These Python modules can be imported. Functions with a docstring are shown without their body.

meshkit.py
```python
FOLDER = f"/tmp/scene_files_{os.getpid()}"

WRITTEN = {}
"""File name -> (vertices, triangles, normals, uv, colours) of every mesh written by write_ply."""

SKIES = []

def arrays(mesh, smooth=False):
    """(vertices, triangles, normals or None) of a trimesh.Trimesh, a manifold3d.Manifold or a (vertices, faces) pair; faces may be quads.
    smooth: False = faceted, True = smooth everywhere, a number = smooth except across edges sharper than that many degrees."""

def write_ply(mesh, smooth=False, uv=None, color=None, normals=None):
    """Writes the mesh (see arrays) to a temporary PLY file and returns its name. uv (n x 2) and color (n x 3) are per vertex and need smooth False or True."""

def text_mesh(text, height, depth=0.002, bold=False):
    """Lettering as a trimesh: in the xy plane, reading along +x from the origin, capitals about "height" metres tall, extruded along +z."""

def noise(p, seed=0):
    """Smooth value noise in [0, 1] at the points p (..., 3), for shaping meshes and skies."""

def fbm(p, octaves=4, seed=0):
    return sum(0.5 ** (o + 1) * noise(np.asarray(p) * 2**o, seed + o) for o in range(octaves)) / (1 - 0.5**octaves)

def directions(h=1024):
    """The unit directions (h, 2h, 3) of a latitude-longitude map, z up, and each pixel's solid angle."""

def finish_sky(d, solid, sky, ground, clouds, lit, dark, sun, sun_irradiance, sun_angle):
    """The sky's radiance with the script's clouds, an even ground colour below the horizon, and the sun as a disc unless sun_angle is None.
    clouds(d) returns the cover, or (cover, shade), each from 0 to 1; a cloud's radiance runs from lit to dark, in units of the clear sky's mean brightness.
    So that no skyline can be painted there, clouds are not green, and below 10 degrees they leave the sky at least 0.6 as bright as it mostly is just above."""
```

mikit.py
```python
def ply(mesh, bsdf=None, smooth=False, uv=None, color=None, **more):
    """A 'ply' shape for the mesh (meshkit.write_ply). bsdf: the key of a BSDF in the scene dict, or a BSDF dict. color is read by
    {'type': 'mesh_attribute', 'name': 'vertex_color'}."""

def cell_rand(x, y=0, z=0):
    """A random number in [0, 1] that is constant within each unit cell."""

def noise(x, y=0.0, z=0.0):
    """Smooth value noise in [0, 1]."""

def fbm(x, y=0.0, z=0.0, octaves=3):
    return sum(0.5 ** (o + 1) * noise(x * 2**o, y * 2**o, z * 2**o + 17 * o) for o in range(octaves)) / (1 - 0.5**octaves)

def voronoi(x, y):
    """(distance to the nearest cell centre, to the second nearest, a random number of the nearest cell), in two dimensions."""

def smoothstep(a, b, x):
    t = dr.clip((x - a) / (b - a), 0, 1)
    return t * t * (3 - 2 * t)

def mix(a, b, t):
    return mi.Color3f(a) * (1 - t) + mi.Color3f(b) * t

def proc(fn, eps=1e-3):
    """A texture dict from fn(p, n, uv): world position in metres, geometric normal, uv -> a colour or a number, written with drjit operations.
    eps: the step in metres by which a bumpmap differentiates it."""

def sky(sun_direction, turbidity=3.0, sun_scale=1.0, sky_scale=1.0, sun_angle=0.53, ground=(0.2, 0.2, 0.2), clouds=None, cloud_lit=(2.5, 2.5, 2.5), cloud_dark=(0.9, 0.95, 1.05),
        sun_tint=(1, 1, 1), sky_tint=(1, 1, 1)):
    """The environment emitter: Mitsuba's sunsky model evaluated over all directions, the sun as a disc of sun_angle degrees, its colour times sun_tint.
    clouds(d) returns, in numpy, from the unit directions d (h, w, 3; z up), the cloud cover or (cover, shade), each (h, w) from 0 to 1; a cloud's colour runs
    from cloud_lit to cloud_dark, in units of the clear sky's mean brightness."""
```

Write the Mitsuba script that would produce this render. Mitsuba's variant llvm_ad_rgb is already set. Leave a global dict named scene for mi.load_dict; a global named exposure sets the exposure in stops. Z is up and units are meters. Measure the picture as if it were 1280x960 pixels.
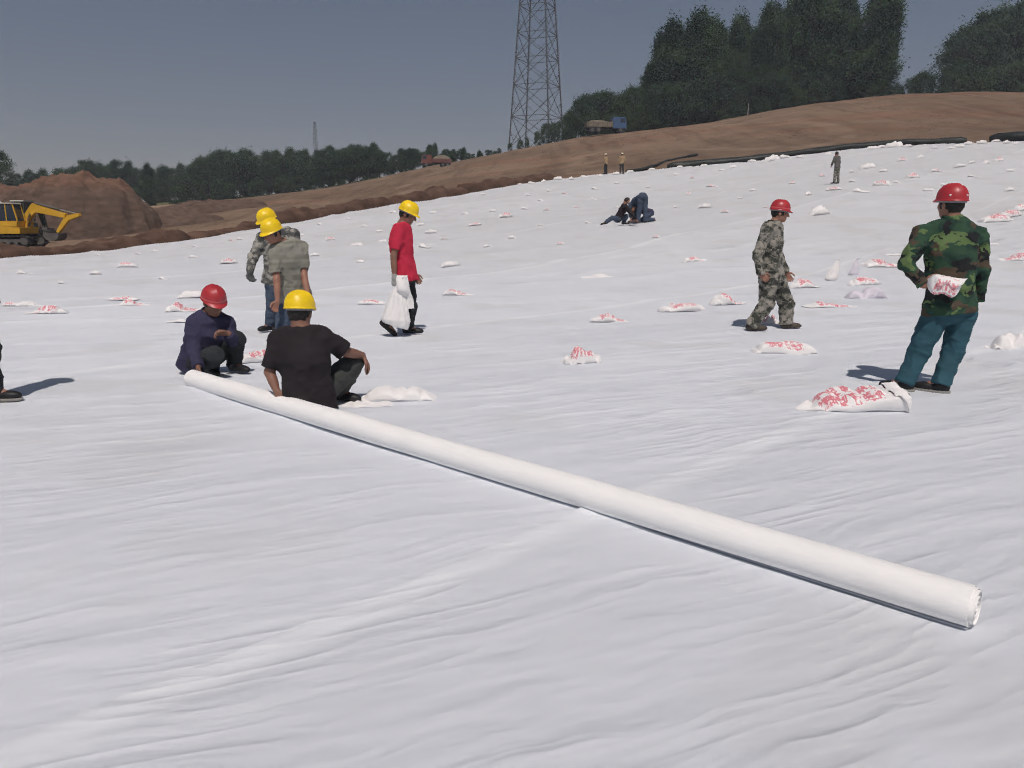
import math, random
import numpy as np, trimesh, mitsuba as mi, drjit as dr
import mikit, meshkit
from mikit import noise, fbm, voronoi, cell_rand, smoothstep, mix
from scipy.interpolate import RBFInterpolator
from shapely.geometry import Polygon, LineString

T4 = mi.ScalarTransform4f
random.seed(5)
rng = np.random.default_rng(5)
scene, labels = {}, {}

# ------------------------------------------------------------------ camera, light, exposure
CAM_H, PITCH, F = 1.45, math.radians(11.8), 985.0
scene['camera'] = {'type': 'perspective', 'fov': 2 * math.degrees(math.atan(640 / F)), 'fov_axis': 'x', 'near_clip': 0.1, 'far_clip': 9000.0,
                   'to_world': T4().look_at(origin=[0, 0, CAM_H], target=[0, math.cos(PITCH), CAM_H - math.sin(PITCH)], up=[0, 0, 1])}
SUN_EL = math.radians(57)
scene['sky'] = mikit.sky([0.03, -math.cos(SUN_EL), math.sin(SUN_EL)], turbidity=5.0, sky_scale=0.485, sky_tint=(1.10, 0.98, 0.91), sun_scale=1.0, sun_angle=0.8, sun_tint=(0.90, 0.99, 1.20), ground=(0.4, 0.38, 0.36))
exposure = 1.09
scene['haze_air'] = {'type': 'homogeneous', 'albedo': {'type': 'rgb', 'value': [0.95, 0.95, 0.96]}, 'sigma_t': {'type': 'rgb', 'value': [0.00036, 0.00039, 0.00044]}}
scene['camera']['medium'] = {'type': 'ref', 'id': 'haze_air'}
scene['haze'] = {'type': 'cube', 'bsdf': {'type': 'null'}, 'interior': {'type': 'ref', 'id': 'haze_air'}, 'to_world': T4().translate([0, 600, 38]).scale([1700, 1700, 48])}
labels['haze'] = {'kind': 'stuff', 'label': 'thin pale haze in the air'}


def ray(px, py):
    a, b = (px - 640) / F, (480 - py) / F
    c, s = math.cos(PITCH), math.sin(PITCH)
    return np.array([a, c + b * s, -s + b * c])


def at(px, py, Y):
    """the point of the place at depth Y that is seen at a pixel of the photograph"""
    d = ray(px, py)
    return np.array([0, 0, CAM_H]) + d * (Y / d[1])


# ------------------------------------------------------------------ helpers
def nrm(v):
    v = np.asarray(v, float)
    return v / max(np.linalg.norm(v), 1e-12)


def numbered(name):
    if name not in USED:
        USED[name] = 0
        return name
    USED[name] += 1
    return f'{name}_{USED[name]:03d}'


USED = {}


def thing(name, label, cat, group=None):
    key = numbered(name)
    labels[key] = {'label': label, 'category': cat}
    if group:
        labels[key]['group'] = group
    return key


def part(parent, name, shape, label=None):
    key = numbered(parent + '__' + name)
    scene[key] = shape
    if label:
        labels[key] = {'label': label}
    return key


def put(mesh, bsdf, smooth=False, **kw):
    return mikit.ply(mesh, bsdf, smooth=smooth, **kw)


def bar(a, b, w, d=None, up=(0, 0, 1)):
    """a box from a to b with section w x d"""
    a, b = np.asarray(a, float), np.asarray(b, float)
    d = d or w
    z = nrm(b - a)
    x = np.cross(up, z)
    if np.linalg.norm(x) < 1e-3:
        x = np.cross([1, 0, 0.01], z)
    x = nrm(x)
    y = np.cross(z, x)
    m = trimesh.creation.box((w, d, np.linalg.norm(b - a)))
    M = np.eye(4)
    M[:3, 0], M[:3, 1], M[:3, 2], M[:3, 3] = x, y, z, (a + b) / 2
    m.apply_transform(M)
    return m


def rod(a, b, r, n=10):
    return trimesh.creation.cylinder(r, segment=[a, b], sections=n)


def cat(ms):
    return trimesh.util.concatenate(ms)


def extrude_xz(pts, y0, y1):
    """polygon in the xz plane extruded along y"""
    m = trimesh.creation.extrude_polygon(Polygon(pts), y1 - y0, engine='earcut')
    v = m.vertices
    w = np.c_[v[:, 0], y1 - v[:, 2], v[:, 1]]
    m = trimesh.Trimesh(w, m.faces, process=False)
    m.fix_normals()
    return m


def vn(p, k=1.0, seed=0):
    return meshkit.noise(np.asarray(p) * k, seed)


# ------------------------------------------------------------------ signed distance modelling (surface nets)
class Field:
    def __init__(self, lo, hi, h):
        self.lo, self.h = np.asarray(lo, float), h
        self.n = np.ceil((np.asarray(hi, float) - self.lo) / h).astype(int) + 1
        self.v = np.full(self.n, 0.15, np.float32)

    def box(self, lo, hi):
        i0 = np.clip(np.floor((lo - self.lo) / self.h).astype(int), 0, self.n)
        i1 = np.clip(np.ceil((hi - self.lo) / self.h).astype(int) + 1, 0, self.n)
        if np.any(i1 <= i0):
            return None, None
        sl = tuple(slice(a, b) for a, b in zip(i0, i1))
        ax = [self.lo[k] + self.h * np.arange(i0[k], i1[k]) for k in range(3)]
        return sl, np.stack(np.meshgrid(*ax, indexing='ij'), -1).astype(np.float32)

    def add(self, prim, k=0.02, cut=False):
        fn, lo, hi = prim
        m = k + 2 * self.h + 0.02
        sl, P = self.box(np.asarray(lo) - m, np.asarray(hi) + m)
        if sl is None:
            return
        d = fn(P).astype(np.float32)
        a = self.v[sl]
        if cut:
            d = -d
            q = np.maximum(k - np.abs(a - d), 0) / k
            self.v[sl] = np.maximum(a, d) + q * q * k / 4
        else:
            q = np.maximum(k - np.abs(a - d), 0) / k
            self.v[sl] = np.minimum(a, d) - q * q * k / 4

    def ripple(self, amp, freq, seed=0, stretch=(1, 1, 1)):
        """folds and dents: displaces the surface by noise"""
        near = np.abs(self.v) < 0.05
        idx = np.argwhere(near)
        P = self.lo + idx * self.h
        q = P * freq / np.asarray(stretch)
        n = meshkit.fbm(q + 0.6 * meshkit.noise(q * 0.5, seed + 9)[:, None], 2, seed) - 0.5
        r = 1 - np.abs(2 * meshkit.noise(q * 0.8 + 7.3, seed + 3) - 1)
        self.v[near] += (amp * (1.2 * n - 0.7 * (r ** 3 - 0.25))).astype(np.float32)

    def mesh(self):
        v, h = self.v, self.h
        v[[0, -1]] = np.maximum(v[[0, -1]], 0.01)
        v[:, [0, -1]] = np.maximum(v[:, [0, -1]], 0.01)
        v[:, :, [0, -1]] = np.maximum(v[:, :, [0, -1]], 0.01)
        s = v < 0
        c = np.zeros(np.array(v.shape) - 1, np.int8)
        for o in np.ndindex(2, 2, 2):
            c += s[o[0]:s.shape[0] - 1 + o[0], o[1]:s.shape[1] - 1 + o[1], o[2]:s.shape[2] - 1 + o[2]]
        act = (c > 0) & (c < 8)
        idx = np.argwhere(act)
        num = np.full(c.shape, -1, np.int64)
        num[act] = np.arange(len(idx))
        acc, cnt = np.zeros((len(idx), 3)), np.zeros(len(idx))
        for ax in range(3):
            oth = [k for k in range(3) if k != ax]
            for o in np.ndindex(2, 2):
                a = idx.copy()
                a[:, oth[0]] += o[0]
                a[:, oth[1]] += o[1]
                b = a.copy()
                b[:, ax] += 1
                va, vb = v[tuple(a.T)], v[tuple(b.T)]
                m = (va < 0) != (vb < 0)
                t = va[m] / (va[m] - vb[m])
                p = a[m].astype(float)
                p[:, ax] += t
                acc[m] += p
                cnt[m] += 1
        verts = self.lo + h * acc / cnt[:, None]
        faces = []
        for ax in range(3):
            b, cc = (ax + 1) % 3, (ax + 2) % 3
            sh = list(s.shape)
            lo_ = [slice(None)] * 3
            hi_ = [slice(None)] * 3
            lo_[ax], hi_[ax] = slice(0, -1), slice(1, None)
            d = s[tuple(lo_)] != s[tuple(hi_)]
            e = np.argwhere(d)
            e = e[(e[:, b] > 0) & (e[:, cc] > 0) & (e[:, b] < sh[b] - 1) & (e[:, cc] < sh[cc] - 1)]
            q = []
            for ob, oc in ((-1, -1), (0, -1), (0, 0), (-1, 0)):
                k = e.copy()
                k[:, b] += ob
                k[:, cc] += oc
                q.append(num[tuple(k.T)])
            q = np.stack(q, 1)
            flip = ~s[tuple(e.T)]
            q[flip] = q[flip][:, ::-1]
            faces.append(q)
        f = np.vstack(faces)
        f = f[(f >= 0).all(1)]
        tri = np.vstack([f[:, [0, 1, 2]], f[:, [0, 2, 3]]])
        return trimesh.Trimesh(verts, tri, process=False)


def p_cone(a, b, ra, rb, flat=False, fold=0.0, ff=34.0, seed=0, mid=0.0):
    """tapered limb; flat: cut off square at b; fold: rings of cloth folds gathered towards both ends; mid: bulge"""
    a, b = np.asarray(a, float), np.asarray(b, float)
    ba = b - a
    L2 = ba @ ba
    L = math.sqrt(L2)
    ax = ba / max(L, 1e-9)

    def fn(P):
        q = P - a
        tt = (q @ ba) / L2
        t = np.clip(tt, 0, 1)
        r = ra + (rb - ra) * t + mid * np.sin(np.pi * t) ** 2
        d = np.linalg.norm(q - t[..., None] * ba, axis=-1) - r
        if fold:
            n = meshkit.noise(np.stack([tt * L * ff, (P @ np.array([5.0, 3.1, 4.2])), (P @ np.array([-3.0, 5.2, 2.1]))], -1), seed)
            d = d - fold * (n - 0.5) * (0.45 + 1.1 * (2 * t - 1) ** 2)
        if flat:
            d = np.maximum(d, (P - b) @ ax)
        return d
    r = max(ra, rb) + abs(fold) + abs(mid)
    return fn, np.minimum(a, b) - r, np.maximum(a, b) + r


def p_ell(c, axes, radii):
    A, R = np.asarray(axes, float), np.asarray(radii, float)
    c = np.asarray(c, float)

    def fn(P):
        q = (P - c) @ A.T
        k0 = np.linalg.norm(q / R, axis=-1)
        k1 = np.linalg.norm(q / (R * R), axis=-1)
        return k0 * (k0 - 1) / np.maximum(k1, 1e-6)
    e = R.max()
    return fn, c - e, c + e


def p_tube(st, clip0=None, clip1=None):
    """torso: stations (centre, lateral axis, half width, half depth); optional clipping planes (point, outward normal)"""
    st = [(np.asarray(c, float), nrm(l), w, d) for c, l, w, d in st]

    def fn(P):
        out = None
        for (c0, l0, w0, d0), (c1, l1, w1, d1) in zip(st[:-1], st[1:]):
            ba = c1 - c0
            t = np.clip(((P - c0) @ ba) / (ba @ ba), 0, 1)[..., None]
            q = P - (c0 + t * ba)
            lat = l0 + t * (l1 - l0)
            ax = nrm(ba)
            l_ = (q * lat).sum(-1)
            e_ = q @ ax
            s_ = np.sqrt(np.maximum((q * q).sum(-1) - l_ ** 2 - e_ ** 2, 0))
            w = (w0 + t[..., 0] * (w1 - w0))
            d = (d0 + t[..., 0] * (d1 - d0))
            rho = np.sqrt((l_ / w) ** 2 + (s_ / d) ** 2 + (e_ / d) ** 2)
            dd = np.sqrt(l_ ** 2 + s_ ** 2 + e_ ** 2)
            f = np.where(rho > 1e-6, dd * (1 - 1 / np.maximum(rho, 1e-6)), -d)
            f = np.maximum(f, -np.minimum(w, d))
            out = f if out is None else np.minimum(out, f)
        for cl in (clip0, clip1):
            if cl is not None:
                out = np.maximum(out, (P - np.asarray(cl[0])) @ nrm(cl[1]))
        return out
    cs = np.array([s[0] for s in st])
    r = max(s[2] for s in st)
    return fn, cs.min(0) - r, cs.max(0) + r


def p_box(c, axes, half, rnd=0.01):
    A, H = np.asarray(axes, float), np.asarray(half, float) - rnd
    c = np.asarray(c, float)

    def fn(P):
        q = np.abs((P - c) @ A.T) - H
        return np.linalg.norm(np.maximum(q, 0), axis=-1) + np.minimum(q.max(-1), 0) - rnd
    e = np.linalg.norm(half)
    return fn, c - e, c + e


# ------------------------------------------------------------------ materials
def bsdf(key, color, rough=0.85, bump=None, bscale=0.004, spec=0.3, metal=0.0, two=True, **kw):
    b = {'type': 'principled', 'base_color': color if isinstance(color, dict) else {'type': 'rgb', 'value': list(color)}, 'roughness': rough, 'specular': spec, 'metallic': metal, **kw}
    if two:
        b = {'type': 'twosided', 'bsdf': b}
    if bump is not None:
        b = {'type': 'bumpmap', 'tex': bump, 'scale': bscale, 'bsdf': b}
    scene[key] = b


def C3(r, g, b):
    return mi.Color3f(r, g, b)


def tone(c, amount=0.18, f=3.0, stretch=1.0):
    def fn(p, n, uv):
        k = fbm(p.x * f, p.y * f, p.z * f * stretch, 3) - 0.5
        return C3(*c) * (1 + 2 * amount * k)
    return mikit.proc(fn)


cloth_bump = mikit.proc(lambda p, n, uv: 0.9 * fbm(p.x * 22, p.y * 22, p.z * 22, 3) + 1.3 * dr.square(1 - dr.abs(2 * fbm(p.x * 9, p.y * 9, p.z * 6, 2) - 1)) + 0.12 * noise(p.x * 260, p.y * 260, p.z * 260), eps=2e-3)


def sheet_color(p, n, uv):
    k = fbm(p.x * 0.35, p.y * 0.35, 0, 4) - 0.5
    fine = fbm(p.x * 5 - p.y * 2, p.y * 14, 0, 3) - 0.5
    dust = smoothstep(0.56, 0.75, fbm(p.x * 0.9 + 40, p.y * 0.9, 3.0, 4))
    u = p.x * 0.716 - p.y * 0.698 + 2.37 + 0.05 * (noise(p.x * 0.8, p.y * 0.8) - 0.5)
    w = u - 5.88 * dr.floor(u / 5.88)
    lap = (1 - smoothstep(0.08, 0.24, w)) * smoothstep(-0.02, 0.06, w)          # two layers of cloth let less of the dark soil through
    c = C3(0.675, 0.708, 0.76) * (1 + 0.07 * k + 0.05 * fine)
    c = c * (0.965 + 0.07 * cell_rand(dr.floor(u / 5.88), 3.0, 1.0))
    c = mix(c, C3(0.785, 0.815, 0.85), 0.65 * lap)
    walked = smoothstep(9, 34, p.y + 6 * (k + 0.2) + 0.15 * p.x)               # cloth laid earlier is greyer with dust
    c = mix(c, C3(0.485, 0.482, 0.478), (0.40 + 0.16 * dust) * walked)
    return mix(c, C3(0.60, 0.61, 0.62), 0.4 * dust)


def sheet_bump(p, n, uv):
    b = -0.42 * p.x + 0.91 * p.y + 0.25 * fbm(p.x * 0.9, p.y * 0.9, 1.0, 2)
    a = 0.91 * p.x + 0.42 * p.y
    near = 1 / (1 + dr.square((dr.sqrt(dr.square(p.x) + dr.square(p.y))) / 22.0))
    r1 = 1 - dr.abs(2 * noise(b * 16, a * 1.5, 2.0) - 1)
    m = smoothstep(0.42, 0.68, fbm(p.x * 0.7, p.y * 0.7, 8.0, 3))
    b2 = b + 0.16 * fbm(p.x * 2.2, p.y * 2.2, 4.0, 3)
    r2 = 1 - dr.abs(2 * noise(b2 * 9, a * 1.1, 12.0) - 1)
    r3 = 1 - dr.abs(2 * noise(b2 * 1.5, a * 0.16, 22.0) - 1)
    r4 = 1 - dr.abs(2 * noise(b2 * 3.4, a * 0.4, 32.0) - 1)
    r5 = 1 - dr.abs(2 * noise(b2 * 5.6, a * 0.6, 42.0) - 1)
    far = 1 - near
    calm = 0.30 + 0.70 * smoothstep(3.0, 7.0, p.y)                        # the newest, tautest cloth lies nearest the roll
    return far * 0.10 * dr.square(r3) + calm * ((0.011 + 0.10 * far) * r4 * dr.square(r4) + (0.009 + 0.03 * far) * r5 * dr.square(r5)) + near * (0.0075 * dr.square(r1) * (0.3 + 0.7 * m) + 0.0045 * dr.square(r2) + 0.0045 * fbm(b2 * 26, a * 5, 5.0, 2)) + 0.00035 * noise(p.x * 420, p.y * 420, 0)


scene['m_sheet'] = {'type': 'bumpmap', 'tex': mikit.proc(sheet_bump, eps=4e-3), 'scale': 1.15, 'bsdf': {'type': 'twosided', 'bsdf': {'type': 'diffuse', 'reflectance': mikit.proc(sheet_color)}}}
scene['m_roll'] = {'type': 'bumpmap', 'tex': mikit.proc(lambda p, n, uv: 0.002 * fbm(p.x * 30 + p.y * 30, p.x * 4 - p.y * 4, p.z * 12, 3)), 'scale': 1.0, 'bsdf': {'type': 'twosided', 'bsdf': {'type': 'diffuse', 'reflectance': tone((0.89, 0.89, 0.89), 0.035, 9)}}}


def soil_color(p, n, uv):
    big = fbm(p.x * 0.035, p.y * 0.035, p.z * 0.12, 4)
    mid = fbm(p.x * 0.4 + 9, p.y * 0.4, p.z * 0.9, 4)
    strata = fbm(p.x * 0.03 + 3, p.y * 0.05, p.z * 1.1, 3)
    c = mix(C3(0.112, 0.078, 0.056), C3(0.150, 0.106, 0.076), smoothstep(0.3, 0.7, big))
    c = mix(c, C3(0.145, 0.078, 0.054), 0.55 * smoothstep(0.5, 0.72, strata))
    runs = fbm(p.x * 0.9 + 1.2 * fbm(p.x * 0.2, p.y * 0.2, 0, 2), p.y * 0.05, p.z * 0.02, 4)
    c = c * (1 - 0.22 * smoothstep(0.45, 0.75, runs) * smoothstep(70, 85, p.y))
    wheel = smoothstep(0.035, 0.02, dr.abs(fbm(p.x * 0.035 + 4, p.z * 0.16, 0, 2) - 0.5)) * smoothstep(0.35, 0.6, noise(p.x * 0.3, p.y * 0.3))
    c = mix(c, C3(0.20, 0.15, 0.11), 0.35 * wheel)
    stones = smoothstep(0.70, 0.78, noise(p.x * 3.1, p.y * 3.1, p.z * 3.1)) * smoothstep(0.45, 0.6, fbm(p.x * 0.2, p.y * 0.2, 5.0, 2))
    c = c * (1 - 0.35 * stones)
    tan = smoothstep(-26, -44, p.x + 0.16 * p.y) * smoothstep(70, 90, p.y)
    c = mix(c, C3(0.245, 0.170, 0.115), 0.75 * tan)
    grass = smoothstep(190, 215, p.y + 30 * fbm(p.x * 0.05, p.y * 0.05, 0, 2))
    c = mix(c, C3(0.05, 0.07, 0.03), 0.8 * grass)
    return c * (0.72 + 0.56 * mid)


bsdf('m_soil', mikit.proc(soil_color), 0.95, mikit.proc(lambda p, n, uv: 0.25 * fbm(p.x * 0.9, p.y * 0.9, p.z * 0.9, 5), eps=5e-2), 1.0, spec=0.1)
clod = mikit.proc(lambda p, n, uv: 0.12 * fbm(p.x * 2.2, p.y * 2.2, p.z * 2.2, 5), eps=3e-2)
bsdf('m_heap', tone((0.092, 0.056, 0.041), 0.6, 1.6), 0.95, clod, 1.0, spec=0.1)


def mound_color(p, n, uv):
    k = fbm(p.x * 0.5, p.y * 0.5, p.z * 0.5, 4)
    top = smoothstep(3.6, 5.0, p.z + 1.5 * (k - 0.5))
    c = mix(C3(0.095, 0.066, 0.052), C3(0.130, 0.078, 0.056), top)
    return c * (0.68 + 1.05 * fbm(p.x * 1.6, p.y * 1.6, p.z * 3.0, 4))


bsdf('m_mound', mikit.proc(mound_color), 0.95, clod, 1.6, spec=0.1)
bsdf('m_black_sheet', tone((0.022, 0.026, 0.024), 0.4, 1.2), 0.5, mikit.proc(lambda p, n, uv: 0.05 * fbm(p.x * 2, p.y * 2, p.z * 4, 3), eps=2e-2), 1.0)

# people
bsdf('m_skin', tone((0.30, 0.150, 0.105), 0.16, 14), 0.55, spec=0.4)
bsdf('m_skin_dark', tone((0.225, 0.115, 0.082), 0.16, 14), 0.55, spec=0.4)
bsdf('m_hair', tone((0.018, 0.016, 0.015), 0.4, 60), 0.6, mikit.proc(lambda p, n, uv: fbm(p.x * 120, p.y * 120, p.z * 40, 2)), 0.004)
bsdf('m_eye', (0.35, 0.33, 0.3), 0.2)
bsdf('m_hat_yellow', tone((0.84, 0.58, 0.008), 0.16, 12), 0.42, spec=0.5, clearcoat=0.25)
bsdf('m_hat_red', tone((0.38, 0.026, 0.034), 0.22, 12), 0.4, spec=0.5, clearcoat=0.35)
bsdf('m_hat_pale', (0.55, 0.5, 0.36), 0.5)
bsdf('m_hat_rim', (0.55, 0.10, 0.11), 0.35)
bsdf('m_band', (0.30, 0.30, 0.31), 0.8)
bsdf('m_strap', (0.05, 0.05, 0.055), 0.8)
bsdf('m_rivet', (0.75, 0.70, 0.70), 0.25)
bsdf('m_navy', tone((0.040, 0.038, 0.078), 0.22, 7), 0.9, cloth_bump, 0.012)
bsdf('m_dark_trousers', tone((0.026, 0.030, 0.034), 0.25, 7), 0.9, cloth_bump, 0.012)
bsdf('m_grey_trousers', tone((0.055, 0.060, 0.058), 0.2, 7), 0.9, cloth_bump, 0.012)
bsdf('m_black_shirt', tone((0.021, 0.017, 0.020), 0.25, 6), 0.9, cloth_bump, 0.012)
bsdf('m_red_shirt', tone((0.50, 0.026, 0.060), 0.14, 8), 0.9, cloth_bump, 0.010)
bsdf('m_teal', tone((0.028, 0.085, 0.113), 0.2, 7), 0.85, cloth_bump, 0.010)
bsdf('m_jeans', tone((0.055, 0.075, 0.115), 0.3, 8), 0.9, cloth_bump, 0.010)
bsdf('m_black_shoe', tone((0.018, 0.018, 0.020), 0.3, 20), 0.5)
bsdf('m_sole', (0.26, 0.255, 0.24), 0.7)
bsdf('m_brown_shoe', tone((0.07, 0.055, 0.045), 0.3, 20), 0.6)
bsdf('m_glove', tone((0.34, 0.34, 0.33), 0.2, 40), 0.9)
bsdf('m_glove_dark', tone((0.08, 0.085, 0.09), 0.2, 40), 0.9)
bsdf('m_tan_shirt', tone((0.36, 0.25, 0.15), 0.2, 8), 0.9)
bsdf('m_belt', (0.02, 0.018, 0.016), 0.5)


def polo_color(p, n, uv):
    band = smoothstep(0.35, 0.6, noise(p.z * 34 + 0.8 * fbm(p.x * 6, p.y * 6, 0, 2), 0.5, 0.5))
    k = fbm(p.x * 9, p.y * 9, p.z * 9, 3)
    return mix(C3(0.185, 0.183, 0.155), C3(0.265, 0.262, 0.225), band) * (0.8 + 0.4 * k)


bsdf('m_polo', mikit.proc(polo_color), 0.9, cloth_bump, 0.012)


def woodland(p, n, uv):
    wx = p.x + 0.05 * (fbm(p.x * 16, p.y * 16, p.z * 16, 3) - 0.5) * 2
    wz = p.z + 0.05 * (fbm(p.x * 16 + 5, p.y * 16, p.z * 16 + 9, 3) - 0.5) * 2
    a = fbm(wx * 6.5, p.y * 6.5, wz * 9, 3)
    b = fbm(wx * 7 + 31, p.y * 7, wz * 10 + 4, 3)
    d = fbm(wx * 9 + 71, p.y * 9, wz * 13 + 8, 3)
    c = mix(C3(0.030, 0.070, 0.042), C3(0.018, 0.045, 0.034), smoothstep(0.42, 0.5, d))
    c = mix(c, C3(0.075, 0.058, 0.042), smoothstep(0.56, 0.58, a))
    c = mix(c, C3(0.105, 0.165, 0.065), smoothstep(0.575, 0.59, b))
    return mix(c, C3(0.014, 0.016, 0.018), smoothstep(0.60, 0.615, d))


bsdf('m_woodland', mikit.proc(woodland), 0.9, cloth_bump, 0.012)


def digital(scale, light, midc, dark):
    def fn(p, n, uv):
        q = [dr.floor(v * scale) / scale for v in (p.x, p.y, p.z)]
        a = fbm(q[0] * 15, q[1] * 15, q[2] * 15, 3)
        b = fbm(q[0] * 30 + 7, q[1] * 30, q[2] * 30 + 3, 2)
        s = cell_rand(p.x * scale, p.y * scale, p.z * scale)
        t = a + 0.35 * (b - 0.5) + 0.12 * (s - 0.5)
        c = mix(C3(*light), C3(*midc), smoothstep(0.46, 0.47, t))
        return mix(c, C3(*dark), smoothstep(0.575, 0.585, t))
    return mikit.proc(fn)


bsdf('m_camo_grey', digital(70, (0.27, 0.255, 0.225), (0.13, 0.13, 0.11), (0.042, 0.045, 0.04)), 0.9, cloth_bump, 0.012)
bsdf('m_camo_pale', digital(85, (0.33, 0.32, 0.29), (0.15, 0.15, 0.14), (0.07, 0.075, 0.075)), 0.9, cloth_bump, 0.012)


def glyphs(u, v, nu, nv, seed):
    """brush-like strokes of rows of block characters; 1 = ink"""
    cu, cv = u * nu, v * nv
    iu, iv = dr.floor(cu), dr.floor(cv)
    a, b = cu - iu, cv - iv
    ink = mi.Float(0)
    for k in range(3):
        y = 0.2 + 0.28 * k + 0.08 * (cell_rand(iu, iv, seed + k) - 0.5)
        lo_, hi_ = 0.12 + 0.3 * cell_rand(iu, iv, seed + 10 + k), 0.88 - 0.3 * cell_rand(iu, iv, seed + 20 + k)
        ink = dr.maximum(ink, (1 - smoothstep(0.05, 0.085, dr.abs(b - y))) * dr.select((a > lo_) & (a < hi_), mi.Float(1), mi.Float(0)))
    for k in range(2):
        x = 0.3 + 0.4 * cell_rand(iu, iv, seed + 30 + k)
        slant = 0.5 * (cell_rand(iu, iv, seed + 40 + k) - 0.5)
        ink = dr.maximum(ink, (1 - smoothstep(0.055, 0.09, dr.abs(a - x - slant * (b - 0.5)))) * dr.select((b > 0.1) & (b < 0.92), mi.Float(1), mi.Float(0)))
    leg = dr.abs(dr.abs(a - 0.5) - 0.42 * dr.maximum(0.95 - b, 0) - 0.02)
    ink = dr.maximum(ink, (1 - smoothstep(0.05, 0.08, leg)) * dr.select((b < 0.5) & (cell_rand(iu, iv, seed + 55) > 0.45), mi.Float(1), mi.Float(0)))
    return ink


def bag_color(seed, printed, base=(0.80, 0.79, 0.79), ink=(0.62, 0.07, 0.12)):
    def fn(p, n, uv):
        u, v = uv.x, uv.y
        c = C3(*base) * (0.93 + 0.12 * fbm(p.x * 10, p.y * 10, p.z * 10, 3))
        if printed:
            g = dr.maximum(glyphs((u - 0.22) / 0.5, (v - 0.06) / 0.20, 4, 1, seed), glyphs((u - 0.2) / 0.56, (v - 0.28) / 0.16, 6, 1, seed + 3))
            inside = dr.select((u > 0.2) & (u < 0.76) & (v > 0.05) & (v < 0.45) & ((v < 0.265) | (v > 0.28)), mi.Float(1), mi.Float(0))
            wear = smoothstep(0.25, 0.45, fbm(u * 30, v * 30, 1.0 * seed, 3))
            c = mix(c, C3(*ink), 0.80 * g * inside * wear)
        return c
    return mikit.proc(fn)


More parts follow.
